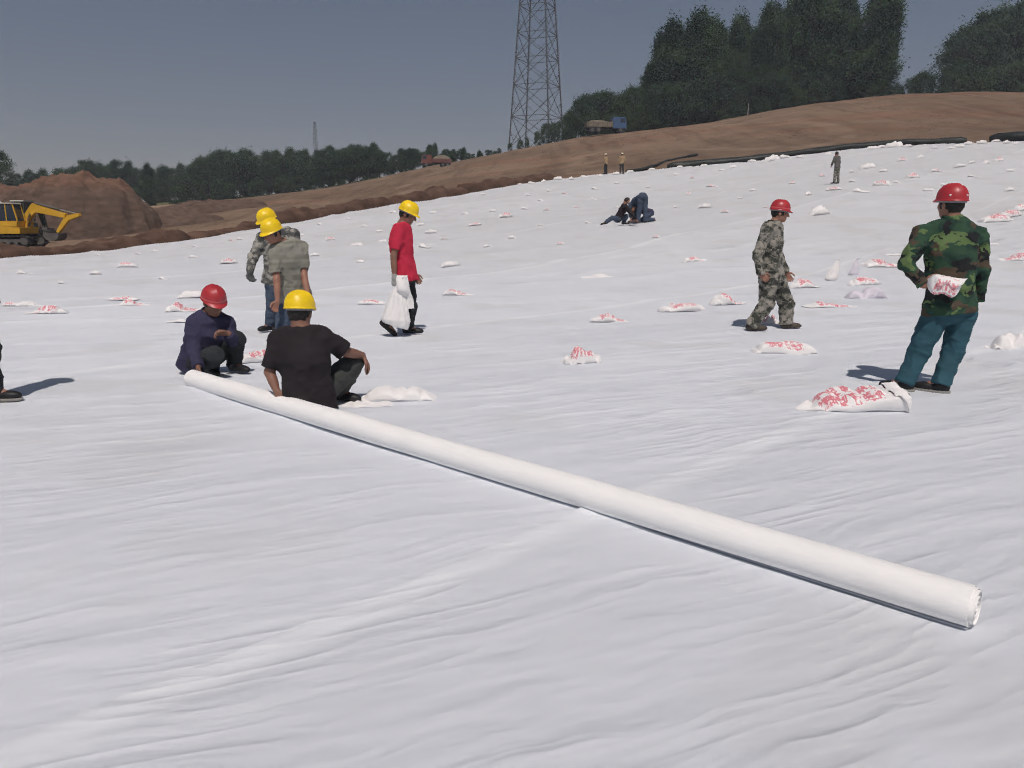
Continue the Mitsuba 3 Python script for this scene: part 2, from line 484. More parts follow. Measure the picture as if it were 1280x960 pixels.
bag_bump = mikit.proc(lambda p, n, uv: 0.010 * fbm(p.x * 14, p.y * 14, p.z * 14, 3), eps=3e-3)
for i in range(4):
    bsdf(f'm_bag_print_{i}', bag_color(100 * i + 3, True), 0.6, bag_bump, 1.0)
bsdf('m_bag_plain', bag_color(0, False), 0.6, bag_bump, 1.0)
bsdf('m_bag_lilac', bag_color(0, False, (0.66, 0.63, 0.70)), 0.6, bag_bump, 1.0)
bsdf('m_sand', (0.20, 0.17, 0.14), 0.95)

# vehicles, towers, trees
bsdf('m_machine_yellow', tone((0.62, 0.36, 0.030), 0.25, 1.8), 0.5)
bsdf('m_steel_dark', tone((0.035, 0.035, 0.037), 0.4, 2), 0.6)
bsdf('m_steel_mid', tone((0.11, 0.105, 0.10), 0.4, 2), 0.6)
bsdf('m_glass_dark', (0.020, 0.030, 0.050), 0.08, spec=0.6)
bsdf('m_cab_white', (0.42, 0.42, 0.38), 0.5)
bsdf('m_cab_green', (0.06, 0.075, 0.06), 0.6)
bsdf('m_chrome', (0.55, 0.55, 0.55), 0.25, metal=1.0)
bsdf('m_truck_blue', tone((0.055, 0.105, 0.21), 0.25, 1.5), 0.45)
bsdf('m_truck_red', tone((0.15, 0.055, 0.045), 0.3, 1.5), 0.6)
bsdf('m_load', tone((0.17, 0.145, 0.11), 0.4, 1.5), 0.9)
bsdf('m_lattice', (0.085, 0.09, 0.10), 0.6)
bsdf('m_bark', tone((0.07, 0.06, 0.05), 0.3, 2), 0.95)
bsdf('m_wall_pale', (0.55, 0.57, 0.58), 0.9)


def leaf_mat(key, a, b, trans=0.5):
    def fn(p, n, uv):
        k = fbm(p.x * 0.22, p.y * 0.22, p.z * 0.3, 3)
        r = cell_rand(p.x * 1.7, p.y * 1.7, p.z * 1.7)
        return mix(C3(*a), C3(*b), smoothstep(0.3, 0.72, k)) * (0.8 + 0.4 * r)
    scene[key] = {'type': 'principledthin', 'base_color': mikit.proc(fn), 'roughness': 0.6, 'diff_trans': 0.7, 'spec_trans': 0.0, 'eta': 1.35}


leaf_mat('m_leaf_poplar', (0.026, 0.060, 0.042), (0.085, 0.145, 0.070))
leaf_mat('m_leaf_far', (0.040, 0.080, 0.058), (0.072, 0.122, 0.072))
leaf_mat('m_leaf_bush', (0.040, 0.080, 0.050), (0.076, 0.120, 0.062))

# ------------------------------------------------------------------ the ground
EDGE = [(0, 326, 28), (150, 313, 34), (320, 288, 42), (450, 263, 50), (560, 247, 57), (655, 230, 64), (760, 218, 70), (835, 211, 73), (960, 200, 72), (1100, 184, 69), (1210, 180, 66), (1280, 177, 63)]
ctrl = [at(*e) for e in EDGE]
edge_xy = np.array([c[:2] for c in ctrl])
ctrl += [at(795, 283, 28), at(1045, 231, 40), at(620, 262, 46), at(900, 250, 46), at(1180, 215, 45)]
for x in (-40, -26, -14, -7, 0, 7, 13):
    for y in (-30, -15, 0, 6, 12, 17):
        ctrl.append(np.array([x, y, 0.0]))
for x in (22, 34, 50):
    for y, z in ((-30, .3), (-10, .3), (10, .5)):
        ctrl.append(np.array([x, y, z + .03 * (x - 22)]))
ctrl.append(np.array([30, 30, 2.3]))
for q in [(50, 308, 58), (-300, 310, 58), (150, 292, 75), (-200, 285, 90), (160, 266, 110), (300, 255, 110), (420, 240, 120), (150, 257, 200), (0, 257, 200), (350, 243, 200), (-400, 262, 200), (520, 217, 150), (600, 196, 165), (630, 191, 150),
          (745, 168, 146), (850, 158, 146), (970, 138, 138), (1090, 119, 128), (1280, 114, 120), (1500, 112, 110), (760, 198, 95), (900, 178, 100), (1090, 150, 98), (1280, 146, 92), (640, 215, 95), (500, 243, 80)]:
    ctrl.append(at(*q))
for x, y, z in [(-20, 230, 16), (40, 230, 20), (100, 220, 22), (150, 180, 22), (-80, 260, 9), (-200, 260, 5), (120, 60, 14), (120, 20, 10), (140, -20, 8)]:
    ctrl.append(np.array([x, y, z], float))
ctrl = np.array(ctrl)
_rbf = RBFInterpolator(ctrl[:, :2], ctrl[:, 2], kernel='thin_plate_spline', smoothing=2.0)


def height(x, y):
    x, y = np.broadcast_arrays(np.asarray(x, float), np.asarray(y, float))
    return _rbf(np.c_[x.ravel(), y.ravel()]).reshape(x.shape)


def wrinkle(x, y):
    """creases of the laid cloth, metres"""
    x, y = np.asarray(x, float), np.asarray(y, float)
    P = np.stack([x, y, 0 * x], -1)
    ang = 0.40 + 0.5 * (meshkit.noise(P * 0.11, 4) - 0.5)
    wx = x + 0.5 * (meshkit.fbm(P * 0.7, 2, 6) - 0.5)
    wy = y + 0.5 * (meshkit.fbm(P * 0.7 + 11, 2, 7) - 0.5)
    a = np.cos(ang) * wx + np.sin(ang) * wy
    b = -np.sin(ang) * wx + np.cos(ang) * wy

    def ridge(fb, fa, seed):
        n = meshkit.noise(np.stack([b * fb, a * fa, 0 * a], -1), seed)
        return (1 - np.abs(2 * n - 1))
    mask = np.clip(2.4 * (meshkit.fbm(P * 0.45, 2, 21) - 0.33), 0, 1)
    dist = np.hypot(x, y)
    far = np.clip(dist / 25, 0, 1)
    h = 0.035 * (meshkit.noise(np.stack([b * 0.7, a * 0.16, 0 * a], -1), 31) - 0.5)
    h += 0.011 * ridge(1.9, 0.28, 1) ** 2 * (0.35 + 0.65 * mask)
    h += 0.0075 * ridge(5.5, 0.7, 2) ** 2 * (1 - 0.6 * far) * mask
    h += 0.005 * ridge(11, 2.4, 3) ** 2 * (1 - far) * np.clip(2.5 * (meshkit.fbm(P * 0.6 + 50, 2, 22) - 0.45), 0, 1)
    h += 0.10 * far * (ridge(0.75, 0.10, 5) ** 2 - 0.3)
    return h


def surface(x, y):
    return height(x, y) + wrinkle(x, y) + 0.006


def on_ground(px, py, ymax=110.0, ymin=1.0):
    d = ray(px, py)
    Y = np.geomspace(ymin, ymax, 500)
    t = Y / d[1]
    x, z = d[0] * t, CAM_H + d[2] * t
    g = z - height(x, Y)
    i = np.argmax(g < 0) if (g < 0).any() else len(Y) - 1
    if i > 0 and g[i - 1] > 0 and g[i] < 0:
        y = Y[i - 1] + (Y[i] - Y[i - 1]) * g[i - 1] / (g[i - 1] - g[i])
    else:
        y = Y[i]
    x = d[0] * y / d[1]
    return np.array([x, y, float(surface(x, y))])


# earth: one sheet to the horizon
def steps(segs):
    out = []
    for a, b, s in segs:
        out += list(np.arange(a, b, s))
    return np.array(out + [segs[-1][1]])


gx = steps([(-1600, -300, 100), (-300, -90, 15), (-90, -50, 4), (-50, 90, 1.0), (90, 160, 4), (160, 300, 14), (300, 1600, 100)])
gy = steps([(-1000, -300, 100), (-300, -60, 40), (-60, 24, 4), (24, 175, 1.0), (175, 260, 5), (260, 1000, 60), (1000, 2200, 200)])
GX, GY = np.meshgrid(gx, gy, indexing='ij')
cx, cy = np.clip(GX, -260, 150), np.clip(GY, -40, 250)
GZ = height(cx, cy)
out_d = np.hypot(GX - cx, GY - cy)
GZ = GZ * np.exp(-out_d / 400.0) + (-1.0) * (1 - np.exp(-out_d / 400.0))
edge_line = LineString(np.vstack([[-60, -40], [-34, 2], edge_xy, [60, 58], [80, 40]]))
poly_sheet = Polygon(np.vstack([edge_xy, [[62, 58], [72, 36], [72, -14], [-44, -14], [-34, 2]]]))
import shapely
pts = shapely.points(np.c_[GX.ravel(), GY.ravel()])
inside = shapely.contains(poly_sheet, pts).reshape(GX.shape)
dist_edge = shapely.distance(poly_sheet, pts).reshape(GX.shape)
P3 = np.stack([GX, GY, 0 * GX], -1)
rough = np.clip(dist_edge / 6.0, 0, 1)
rel = (meshkit.fbm(P3 * 0.25, 4, 50) - 0.5) * 0.35 + 0.6 * (meshkit.fbm(P3 * np.array([0.06, 0.02, 1]), 3, 51) - 0.5) * 1.4
# excavator tracks and shallow gullies running down the bank
gul = (1 - np.abs(2 * meshkit.noise(np.stack([GX * 0.22 + 1.2 * meshkit.noise(P3 * 0.08, 3), GY * 0.02, 0 * GX], -1), 52) - 1)) ** 4
GZ = GZ + rough * (rel - 0.18 * gul * np.clip((GY - 60) / 20, 0, 1)) - 0.07
nx, ny = GX.shape
I = np.arange(nx * ny).reshape(nx, ny)
quads = np.stack([I[:-1, :-1], I[1:, :-1], I[1:, 1:], I[:-1, 1:]], -1).reshape(-1, 4)
gm = trimesh.Trimesh(np.c_[GX.ravel(), GY.ravel(), GZ.ravel()], np.vstack([quads[:, [0, 1, 2]], quads[:, [0, 2, 3]]]), process=False)
scene['ground'] = put(gm, 'm_soil', True)
labels['ground'] = {'kind': 'structure', 'label': 'bare reddish brown earth of the field and the graded bank'}

# white cloth laid in six metre wide panels
EV, EU = nrm([0.698, 0.716]), nrm([0.716, -0.698])
labels['ground_sheet'] = {'kind': 'structure', 'label': 'white geotextile cloth covering the floor and slope of the basin'}


def panel(u0, width, v_from=None, v_to=None, lift=0.0, tilt=0.009, trim=True):
    uc = u0 + width / 2
    # extent along v where the panel's centre line is inside the covered area (with margin)
    cam_v = 0.0
    d_near = abs(uc)
    N = int(np.clip(200 * 6 / max(d_near, 6), 50, 200))
    us = u0 + width * np.linspace(0, 1, N + 1)
    ln = LineString([EU * uc + EV * -90, EU * uc + EV * 140])
    inter = poly_sheet.buffer(3.0).intersection(ln)
    if inter.is_empty:
        return None
    c = np.array(inter.geoms[0].coords if hasattr(inter, 'geoms') else inter.coords)
    va, vb = sorted((c @ EV)[[0, -1]])
    va -= 4
    vb += 4
    va, vb = (va if v_from is None else v_from), (vb if v_to is None else v_to)
    vs, v = [], va
    while v < vb:
        vs.append(v)
        p = EU * uc + EV * v
        dd = np.hypot(max(abs(uc) - 3, 0.5), v)
        behind = p[1] < -1
        v += np.clip(0.010 * dd, 0.06, 0.5) * (8 if behind else 1)
    vs.append(vb)
    U, V = np.meshgrid(us, np.array(vs), indexing='ij')
    edge_wob = 0.02 * (meshkit.noise(np.stack([V * 0.8, 0 * V + u0, 0 * V], -1), 77) - 0.5)
    Uw = U + edge_wob
    X, Y = EU[0] * Uw + EV[0] * V, EU[1] * Uw + EV[1] * V
    s = (U - u0) / width
    Z = surface(X, Y) - 0.006 + lift + tilt * (1 - s)
    # the lapped edge stands up a little and puckers
    pk = meshkit.fbm(np.stack([V * 2.2, 0 * V, 0 * V + u0], -1), 2, 78)
    e0 = np.exp(-((U - u0) / 0.10) ** 2)
    Z = Z + e0 * (0.004 + 0.012 * pk) + 0.010 * np.exp(-((U - u0 - 0.22) / 0.10) ** 2) * pk
    sh = shapely.points(np.c_[X.ravel(), Y.ravel()])
    ins = shapely.contains(poly_sheet, sh).reshape(X.shape)
    # vertices just outside are pulled to the border
    ring = poly_sheet.exterior
    Xf, Yf = X.ravel().copy(), Y.ravel().copy()
    a, b = X.shape
    idx = np.arange(a * b).reshape(a, b)
    q = np.stack([idx[:-1, :-1], idx[1:, :-1], idx[1:, 1:], idx[:-1, 1:]], -1).reshape(-1, 4)
    insf = ins.ravel()
    keep = insf[q].any(1)
    q = q[keep]
    movers = np.unique(q[~insf[q]])
    if len(movers):
        near = shapely.line_interpolate_point(ring, shapely.line_locate_point(ring, sh[movers]))
        Xf[movers], Yf[movers] = shapely.get_x(near), shapely.get_y(near)
    Zf = Z.ravel()
    if len(movers):
        Zf[movers] = surface(Xf[movers], Yf[movers]) + lift + 0.03
    f = np.vstack([q[:, [0, 1, 2]], q[:, [0, 2, 3]]])
    m = trimesh.Trimesh(np.c_[Xf, Yf, Zf], f, process=False)
    m.remove_unreferenced_vertices()
    return m if len(m.faces) else None


for k in range(-9, 12):
    m = panel(-2.37 + 5.88 * k, 6.0)
    if m is not None:
        part('ground_sheet', 'panel', put(m, 'm_sheet', True))
ROLL_A, ROLL_B = np.array([-2.78, 6.74]), np.array([1.66, 2.60])
roll_v = float(((ROLL_A + ROLL_B) / 2) @ EV)
ul, ur = float(ROLL_A @ EU), float(ROLL_B @ EU)
m = panel(ul, ur - ul, v_from=roll_v + 0.01, lift=0.016, tilt=0.0)
part('ground_sheet', 'panel', put(m, 'm_sheet', True), 'freshly unrolled white cloth panel running back from the roll')

# ------------------------------------------------------------------ the roll of cloth
def make_roll():
    n_turn, r0, r1 = 9, 0.018, 0.078
    ths = np.linspace(0, 2 * np.pi * n_turn, n_turn * 26)
    rr = r0 + (r1 - r0) * ths / ths[-1]
    th_out = 0.0042
    start = -math.pi / 2 - ths[-1]                        # the outer end leaves at the bottom
    ang = ths + start
    M = 90
    axis = np.r_[ROLL_B - ROLL_A, 0]
    L = np.linalg.norm(axis)
    ax = axis / L
    side = np.array([ax[1], -ax[0], 0])                  # towards the camera side (lower left)
    side = -np.cross(ax, [0, 0, 1.0])
    rows = []
    for i in range(M + 1):
        t = i / M
        c = np.r_[ROLL_A, 0] + axis * t
        gz = float(height(c[0], c[1])) + 0.012
        wob = 0.006 * (meshkit.noise(np.array([t * 9.0, 0.3, 0.7])) - 0.5) * 2
        sw = 1.0 + 0.05 * (meshkit.noise(np.array([t * 7.0, 4.3, 0.7])) - 0.5)
        end = 0.010 * np.sin(ths * 0.31 + 1) * (1 if i in (0, M) else 0)      # layers do not end flush
        sag = 1.0 - 0.012 * np.exp(-((t - 0.30) / 0.03) ** 2)
        R = rr * sw
        outer = np.c_[np.cos(ang) * R * 1.03, np.maximum(np.sin(ang) * R * sag, -r1 + 0.003)]
        Ri = (rr - th_out * 0.75) * sw
        inner = np.c_[np.cos(ang) * Ri * 1.03, np.maximum(np.sin(ang) * Ri * sag, -r1 + 0.006)]
        loop = np.vstack([outer, inner[::-1]])
        e2 = np.r_[end, end[::-1]]
        dent = 1 + 0.02 * (meshkit.noise(np.c_[np.full(len(loop), t * 30), loop * 25]) - 0.5) * 2
        loop = loop * dent[:, None]
        z = gz + r1 + 0.002 + wob * 0.4
        rows.append(c + ax * e2[:, None] + side * loop[:, :1] + np.array([0, 0, 1]) * (loop[:, 1:] + z - c[2]) + side * wob)
    V = np.array(rows)
    n = V.shape[1]
    a = np.arange(n)
    b = (a + 1) % n
    f = []
    for i in range(M):
        f.append(np.stack([i * n + a, i * n + b, (i + 1) * n + b, (i + 1) * n + a], 1))
    k = n // 2
    j = np.arange(k - 1)
    cap = np.stack([j, n - 1 - j, n - 2 - j, j + 1], 1)
    f.append(cap)
    f.append(M * n + cap[:, ::-1])
    m = trimesh.Trimesh(V.reshape(-1, 3), np.vstack([q for x in f for q in (x[:, [0, 1, 2]], x[:, [0, 2, 3]])]), process=False)
    return m


scene['cloth_roll'] = put(make_roll(), 'm_roll', 40)
USED['cloth_roll'] = 0
labels['cloth_roll'] = {'label': 'long thin roll of white geotextile lying diagonally on the white ground cloth', 'category': 'cloth roll'}


# ------------------------------------------------------------------ people
def frame_of(f, tilt=0.0):
    """head axes (right, forward, up) from the looking direction; tilt leans the head sideways"""
    f = nrm(f)
    r = nrm(np.cross(f, [0, 0, 1]))
    u = np.cross(r, f)
    c, s = math.cos(tilt), math.sin(tilt)
    return np.array([c * r + s * u, f, c * u - s * r])


def helmet(key, c, A, mat, rivets=False, rim=None, band=True, fine=True, size=0.88):
    r, f, u = A
    o = c + u * 0.030 - f * 0.004
    nt, ns = (72, 22) if fine else (24, 8)
    th = np.linspace(0, 2 * np.pi, nt, endpoint=False)

    def ring(s, off):
        # s 0 crown .. 1 rim of the dome .. 1.25 edge of the brim
        ct, st_ = np.cos(th), np.sin(th)                       # ct along r, st along f
        if s <= 1:
            a = s * np.pi / 2
            rad, zz = np.sin(a) ** 0.86, np.cos(a) ** 0.88
            x, y = (0.124 + off) * rad * ct, (0.142 + off) * rad * st_
            z = (0.142 + off) * zz * np.ones(nt)
            ridge = 0.007 * np.exp(-(x / 0.020) ** 2) * np.clip(1.25 - s, 0, 1) * np.clip(s * 4, 0, 1)
            ridge = ridge + 0.003 * (np.exp(-((np.abs(x) - 0.045) / 0.008) ** 2)) * np.clip(1.1 - s, 0, 1) * np.clip(s * 4 - 0.6, 0, 1)
            z = z + ridge
        else:
            w = (s - 1) / 0.25
            peak = 0.009 + 0.036 * np.clip(st_, 0, 1) ** 2.2
            x, y = (0.124 + off + w * peak * 0.55) * ct, (0.142 + off + w * peak) * st_
            z = -0.006 * w - 0.016 * w * np.clip(st_, 0, 1) ** 2 - 0.004 * w * w + 0 * x
        q = np.c_[x, y, z] * size
        return o + q @ np.array([r, f, u])
    S = list(np.linspace(0.03, 1, ns)) + [1.03, 1.12, 1.25]
    rings = [ring(s, 0) for s in S] + [ring(s, -0.004) - u * 0.004 for s in S[::-1]]
    V = np.vstack(rings)
    n = len(rings)
    a = np.arange(nt)
    b = (a + 1) % nt
    fq = np.vstack([np.stack([i * nt + a, i * nt + b, (i + 1) * nt + b, (i + 1) * nt + a], 1) for i in range(n - 1)])
    tri = np.vstack([fq[:, [0, 2, 1]], fq[:, [0, 3, 2]]])
    capc = len(V)
    V = np.vstack([V, rings[0].mean(0) + u * 0.001, rings[-1].mean(0)])
    tri = np.vstack([tri, np.stack([a, b, np.full(nt, capc)], 1), np.stack([(n - 1) * nt + b, (n - 1) * nt + a, np.full(nt, capc + 1)], 1)])
    m = trimesh.Trimesh(V, tri, process=False)
    h = part(key, 'hard_hat', put(m, mat, 50))
    if rim:
        rr = [ring(s, 0.0012) for s in (0.90, 0.955)]
        V = np.vstack(rr)
        tri = np.vstack([np.stack([a, nt + b, b], 1), np.stack([a, nt + a, nt + b], 1)])
        part(h, 'rim_stripe', put(trimesh.Trimesh(V, tri, process=False), rim, True))
    if rivets:
        for t_, s_ in ((-2.45, 0.86), (-1.30, 0.86), (-0.55, 0.80), (-1.45, 0.38)):
            k = int((t_ % (2 * np.pi)) / (2 * np.pi) * nt)
            p = ring(s_, 0.0)[k]
            d = nrm(p - o)
            part(h, 'rivet', put(trimesh.creation.icosphere(2, 0.0085).apply_translation(p), 'm_rivet', True))
    if band and fine:
        q = np.vstack([o + np.c_[0.095 * np.cos(th), 0.119 * np.sin(th), np.full(nt, z)] @ np.array([r, f, u]) for z in (0.0, -0.026)])
        tri = np.vstack([np.stack([a, nt + a, b], 1), np.stack([b, nt + a, nt + b], 1)])
        part(h, 'headband', put(trimesh.Trimesh(q, tri, process=False), 'm_band', True))
    return h


def hand_prims(w, d, n, side, curl=0.5, grow=0.0):
    """palm, four fingers and a thumb from the wrist w; d finger direction, n the way the palm faces, side the thumb's side"""
    d = nrm(d)
    n = nrm(n - d * (n @ d))
    side = nrm(np.asarray(side) - d * (np.asarray(side) @ d) - n * (np.asarray(side) @ n))
    g = grow
    palm, fingers = [], []
    offs = (0.031, 0.0105, -0.0105, -0.030)
    lens = (0.074, 0.082, 0.076, 0.060)
    for o_, L in zip(offs, lens):
        k = w + d * (0.092 - 0.25 * abs(o_)) + side * o_
        palm.append(p_cone(w + side * o_ * 0.55 + d * 0.012, k, 0.015 + g, 0.0115 + g))
        p, ang = k, 0.25 * curl
        spread = o_ * 1.6
        for j, (q, r_) in enumerate(((0.46, 0.0098), (0.31, 0.0088), (0.23, 0.0078))):
            ang += curl * (0.75 if j else 0.6)
            dirn = nrm(d * math.cos(ang) + n * math.sin(ang) + side * spread * (1 - 0.3 * j))
            e = p + dirn * L * q
            fingers.append(p_cone(p, e, r_ + g, r_ * 0.92 + g))
            p = e
    b = w + d * 0.025 + side * 0.024
    t1 = b + nrm(side * 0.75 + d * 0.6 + n * 0.35) * 0.042
    t2 = t1 + nrm(side * 0.25 + d * 0.85 + n * 0.45) * 0.034
    t3 = t2 + nrm(d * 0.8 + n * 0.6) * 0.026
    fingers += [p_cone(b, t1, 0.0145 + g, 0.0115 + g), p_cone(t1, t2, 0.011 + g, 0.0098 + g), p_cone(t2, t3, 0.0098 + g, 0.0082 + g)]
    return palm, fingers


def person(key, J, look, mats, hands, toes, res=(0.0075, 0.009), top='jacket', hat=None, tilt=0.0, sleeve=None, hem=0.10, hair=True, seed=0, shoe='m_black_shoe', sole=True, facing=None, build=1.0, wide=1.0, glove=None, baggy=1.0, hat_kw={}, waist_fold=None, pocket=False, trouser_fold=0.020, skin='m_skin', rumple=0.015):
    """J: joints; hands: {'l': (finger direction, palm normal, thumb side, curl)}; toes: {'l': direction}; sleeve: (fraction of the upper arm) for short sleeves"""
    J = {k: np.asarray(v, float) for k, v in J.items()}
    A = frame_of(look, tilt)
    r, f, u = A
    hd = J['head']
    hipm, shm = (J['hip_l'] + J['hip_r']) / 2, (J['sh_l'] + J['sh_r']) / 2
    lat_h = nrm(J['hip_r'] - J['hip_l'])
    lat_s = nrm(J['sh_r'] - J['sh_l'])
    up = nrm(J['neck'] - J['pelvis'])
    chest = J.get('chest', J['pelvis'] + (J['neck'] - J['pelvis']) * 0.62)
    waist = J['pelvis'] + (chest - J['pelvis']) * 0.48
    lat_w = nrm(lat_h + lat_s)
    updn = nrm(J['pelvis'] - waist)

    def torso(g, gw=1.0, extra=0.0):
        st = []
        if extra:
            st.append((J['pelvis'] + updn * extra, lat_h, 0.170 * gw + g, 0.122 * gw + g))
        st += [(J['pelvis'], lat_h, 0.160 * gw + g, 0.110 * gw + g), (waist, lat_w, 0.138 * gw + g, 0.102 * gw + g), (chest, lat_s, 0.158 * gw + g, 0.112 * gw + g),
               (shm + (J['neck'] - shm) * 0.25, lat_s, 0.145 * gw + g, 0.088 * gw + g), (J['neck'], lat_s, 0.062 + g * 0.5, 0.060 + g * 0.5)]
        return st
    allp = np.array(list(J.values()))
    lo, hi = allp.min(0) - 0.26, allp.max(0) + 0.26
    # ---- body
    B = Field(lo, hi, res[0])
    B.add(p_tube(torso(-0.004)), 0.001)
    for s_ in 'lr':
        B.add(p_cone(J['neck'] - up * 0.02, J['sh_' + s_], 0.05, 0.055), 0.05)
        B.add(p_cone(J['sh_' + s_], J['el_' + s_], 0.050 * build, 0.038 * build), 0.03)
        B.add(p_cone(J['el_' + s_], J['wr_' + s_], 0.040 * build, 0.026 * build, mid=0.004), 0.015)
        B.add(p_cone(J['hip_' + s_], J['kn_' + s_], 0.080, 0.055), 0.03)
        B.add(p_cone(J['kn_' + s_], J['an_' + s_], 0.054, 0.038, mid=0.008), 0.02)
        B.add(p_cone(J['an_' + s_], J['an_' + s_] + nrm(toes[s_]) * 0.13 - np.array([0, 0, 0.035]), 0.036, 0.026), 0.02)
    B.add(p_cone(J['neck'] - up * 0.03, hd - u * 0.075 - f * 0.022, 0.060, 0.054), 0.03)
    B.add(p_ell(hd, A, (0.076, 0.096, 0.104)), 0.03)
    B.add(p_ell(hd + f * 0.030 - u * 0.060, A, (0.057, 0.060, 0.062)), 0.03)
    if res[0] < 0.011:
        B.add(p_cone(hd + f * 0.064 - u * 0.100 - r * 0.012, hd + f * 0.064 - u * 0.100 + r * 0.012, 0.017, 0.017), 0.02)
        for q in (-1, 1):
            B.add(p_ell(hd + f * 0.094 + r * 0.033 * q + u * 0.001, A, (0.019, 0.016, 0.012)), 0.015, cut=True)
            B.add(p_ell(hd + f * 0.062 + r * 0.042 * q - u * 0.030, A, (0.022, 0.02, 0.02)), 0.02)
            B.add(p_ell(hd + r * 0.077 * q - u * 0.018 - f * 0.012, A, (0.012, 0.022, 0.032)), 0.008)
        B.add(p_cone(hd + f * 0.082 + u * 0.022 - r * 0.036, hd + f * 0.082 + u * 0.022 + r * 0.036, 0.011, 0.011), 0.012)
        B.add(p_cone(hd + f * 0.090 + u * 0.004, hd + f * 0.114 - u * 0.040, 0.009, 0.014), 0.012)
        B.add(p_cone(hd + f * 0.084 - u * 0.068 - r * 0.017, hd + f * 0.084 - u * 0.068 + r * 0.017, 0.0085, 0.0085), 0.006)
        B.add(p_cone(hd + f * 0.080 - u * 0.081 - r * 0.014, hd + f * 0.080 - u * 0.081 + r * 0.014, 0.0095, 0.0095), 0.006)
    for s_, hv in hands.items():
        if res[0] < 0.011:
            pl, fg = hand_prims(J['wr_' + s_], *[np.asarray(x, float) for x in hv[:3]], curl=hv[3])
            for q in pl:
                B.add(q, 0.012)
            for q in fg:
                B.add(q, 0.004)
        else:
            B.add(p_cone(J['wr_' + s_], J['wr_' + s_] + nrm(hv[0]) * 0.13, 0.03, 0.022), 0.01)
    part(key, 'body', put(B.mesh(), skin, True))
    if res[0] < 0.011:
        for q in (-1, 1):
            part(key, 'eye', put(trimesh.creation.icosphere(2, 0.0115).apply_translation(hd + f * 0.077 + r * 0.032 * q + u * 0.002), 'm_eye', True))
    if glove and res[0] < 0.011:
        for s_, gm_ in glove.items():
            hv = hands[s_]
            w = J['wr_' + s_]
            G = Field(w - 0.25, w + 0.25, 0.006)
            pl, fg = hand_prims(w, *[np.asarray(x, float) for x in hv[:3]], curl=hv[3], grow=0.0035)
            for q in pl:
                G.add(q, 0.012)
            for q in fg:
                G.add(q, 0.004)
            G.add(p_cone(w + nrm(w - J['el_' + s_]) * 0.02, w + nrm(J['el_' + s_] - w) * 0.035, 0.030, 0.036, flat=True), 0.015)
            part(key, 'work_glove', put(G.mesh(), gm_, True))
    # ---- trousers
    Q = Field(lo, hi, res[1])
    Q.add(p_tube([(J['pelvis'] - up * 0.03, lat_h, 0.168, 0.122), (J['pelvis'] + up * 0.03, lat_h, 0.164, 0.118), (waist, lat_w, 0.152, 0.114)], clip1=(waist + up * 0.005, up)), 0.001)
    for s_ in 'lr':
        hp, kn, an = J['hip_' + s_], J['kn_' + s_], J['an_' + s_]
        Q.add(p_cone(hp, kn, 0.098 * baggy, 0.074 * baggy, fold=trouser_fold, seed=seed), 0.04)
        Q.add(p_cone(kn, an + nrm(an - kn) * 0.02, 0.073 * baggy, 0.066 * baggy, flat=True, fold=trouser_fold * 1.15, ff=30, seed=seed + 1), 0.025)
    Q.ripple(rumple, 11, seed)
    part(key, 'trousers', put(Q.mesh(), mats[1], True))
    # ---- upper garment
    U = Field(lo, hi, res[1])
    g = {'jacket': 0.026, 'shirt': 0.019, 'tee': 0.016}[top]
    hp_c = J['pelvis'] + updn * hem
    U.add(p_tube(torso(g, wide, hem + 0.05), clip0=(hp_c, updn), clip1=(J['neck'] + up * (0.035 if top != 'tee' else 0.012), up)), 0.001)
    for s_ in 'lr':
        sh, el, wr = J['sh_' + s_], J['el_' + s_], J['wr_' + s_]
        U.add(p_cone(J['neck'] - up * 0.03, sh, 0.058, 0.066 + g * 0.3), 0.05)
        if sleeve:
            e = sh + (el - sh) * sleeve
            U.add(p_cone(sh, e, 0.066 + g * 0.4, 0.068, flat=True, fold=0.010, seed=seed + 5), 0.035)
            if sleeve < 1.0:
                U.add(p_cone(e - nrm(el - sh) * 0.012, e + nrm(el - sh) * 0.04, 0.052, 0.050), 0.003, cut=True)
        else:
            U.add(p_cone(sh, el, 0.066 + g * 0.4, 0.058, fold=0.020, seed=seed + 5), 0.035)
            U.add(p_cone(el, wr, 0.058, 0.045, flat=True, fold=0.014, seed=seed + 6), 0.02)
    U.ripple(rumple * 1.1, 10, seed + 3)
    up_key = part(key, {'jacket': 'jacket', 'shirt': 'shirt', 'tee': 'shirt'}[top], put(U.mesh(), mats[0], True))
    if top != 'tee' and res[0] < 0.011:
        Cc = Field(J['neck'] - 0.16, J['neck'] + 0.16, 0.006)
        ctr = J['neck'] + up * 0.022
        Cc.add(p_tube([(ctr - up * 0.03, lat_s, 0.092, 0.088), (ctr + up * 0.030, lat_s, 0.074, 0.072)], clip0=(ctr - up * 0.03, -up), clip1=(ctr + up * 0.03, up)), 0.001)
        Cc.add(p_tube([(ctr, lat_s, 0.062, 0.060), (ctr + up * 0.08, lat_s, 0.064, 0.062)]), 0.002, cut=True)
        fwd_b = nrm(np.cross(up, lat_s))
        Cc.add(p_cone(ctr + fwd_b * 0.06, ctr + fwd_b * 0.14 + up * 0.03, 0.022, 0.05), 0.003, cut=True)
        part(up_key, 'collar', put(Cc.mesh(), mats[0], True))
    if pocket:
        fwd_b = nrm(np.cross(up, lat_s))
        for q in pocket:
            P_ = chest + np.asarray(q[0])
            part(up_key, 'pocket_flap', put(trimesh.creation.box((q[1], 0.012, 0.05)).apply_transform(trimesh.transformations.rotation_matrix(q[2], [0, 0, 1])).apply_translation(P_), mats[0]))
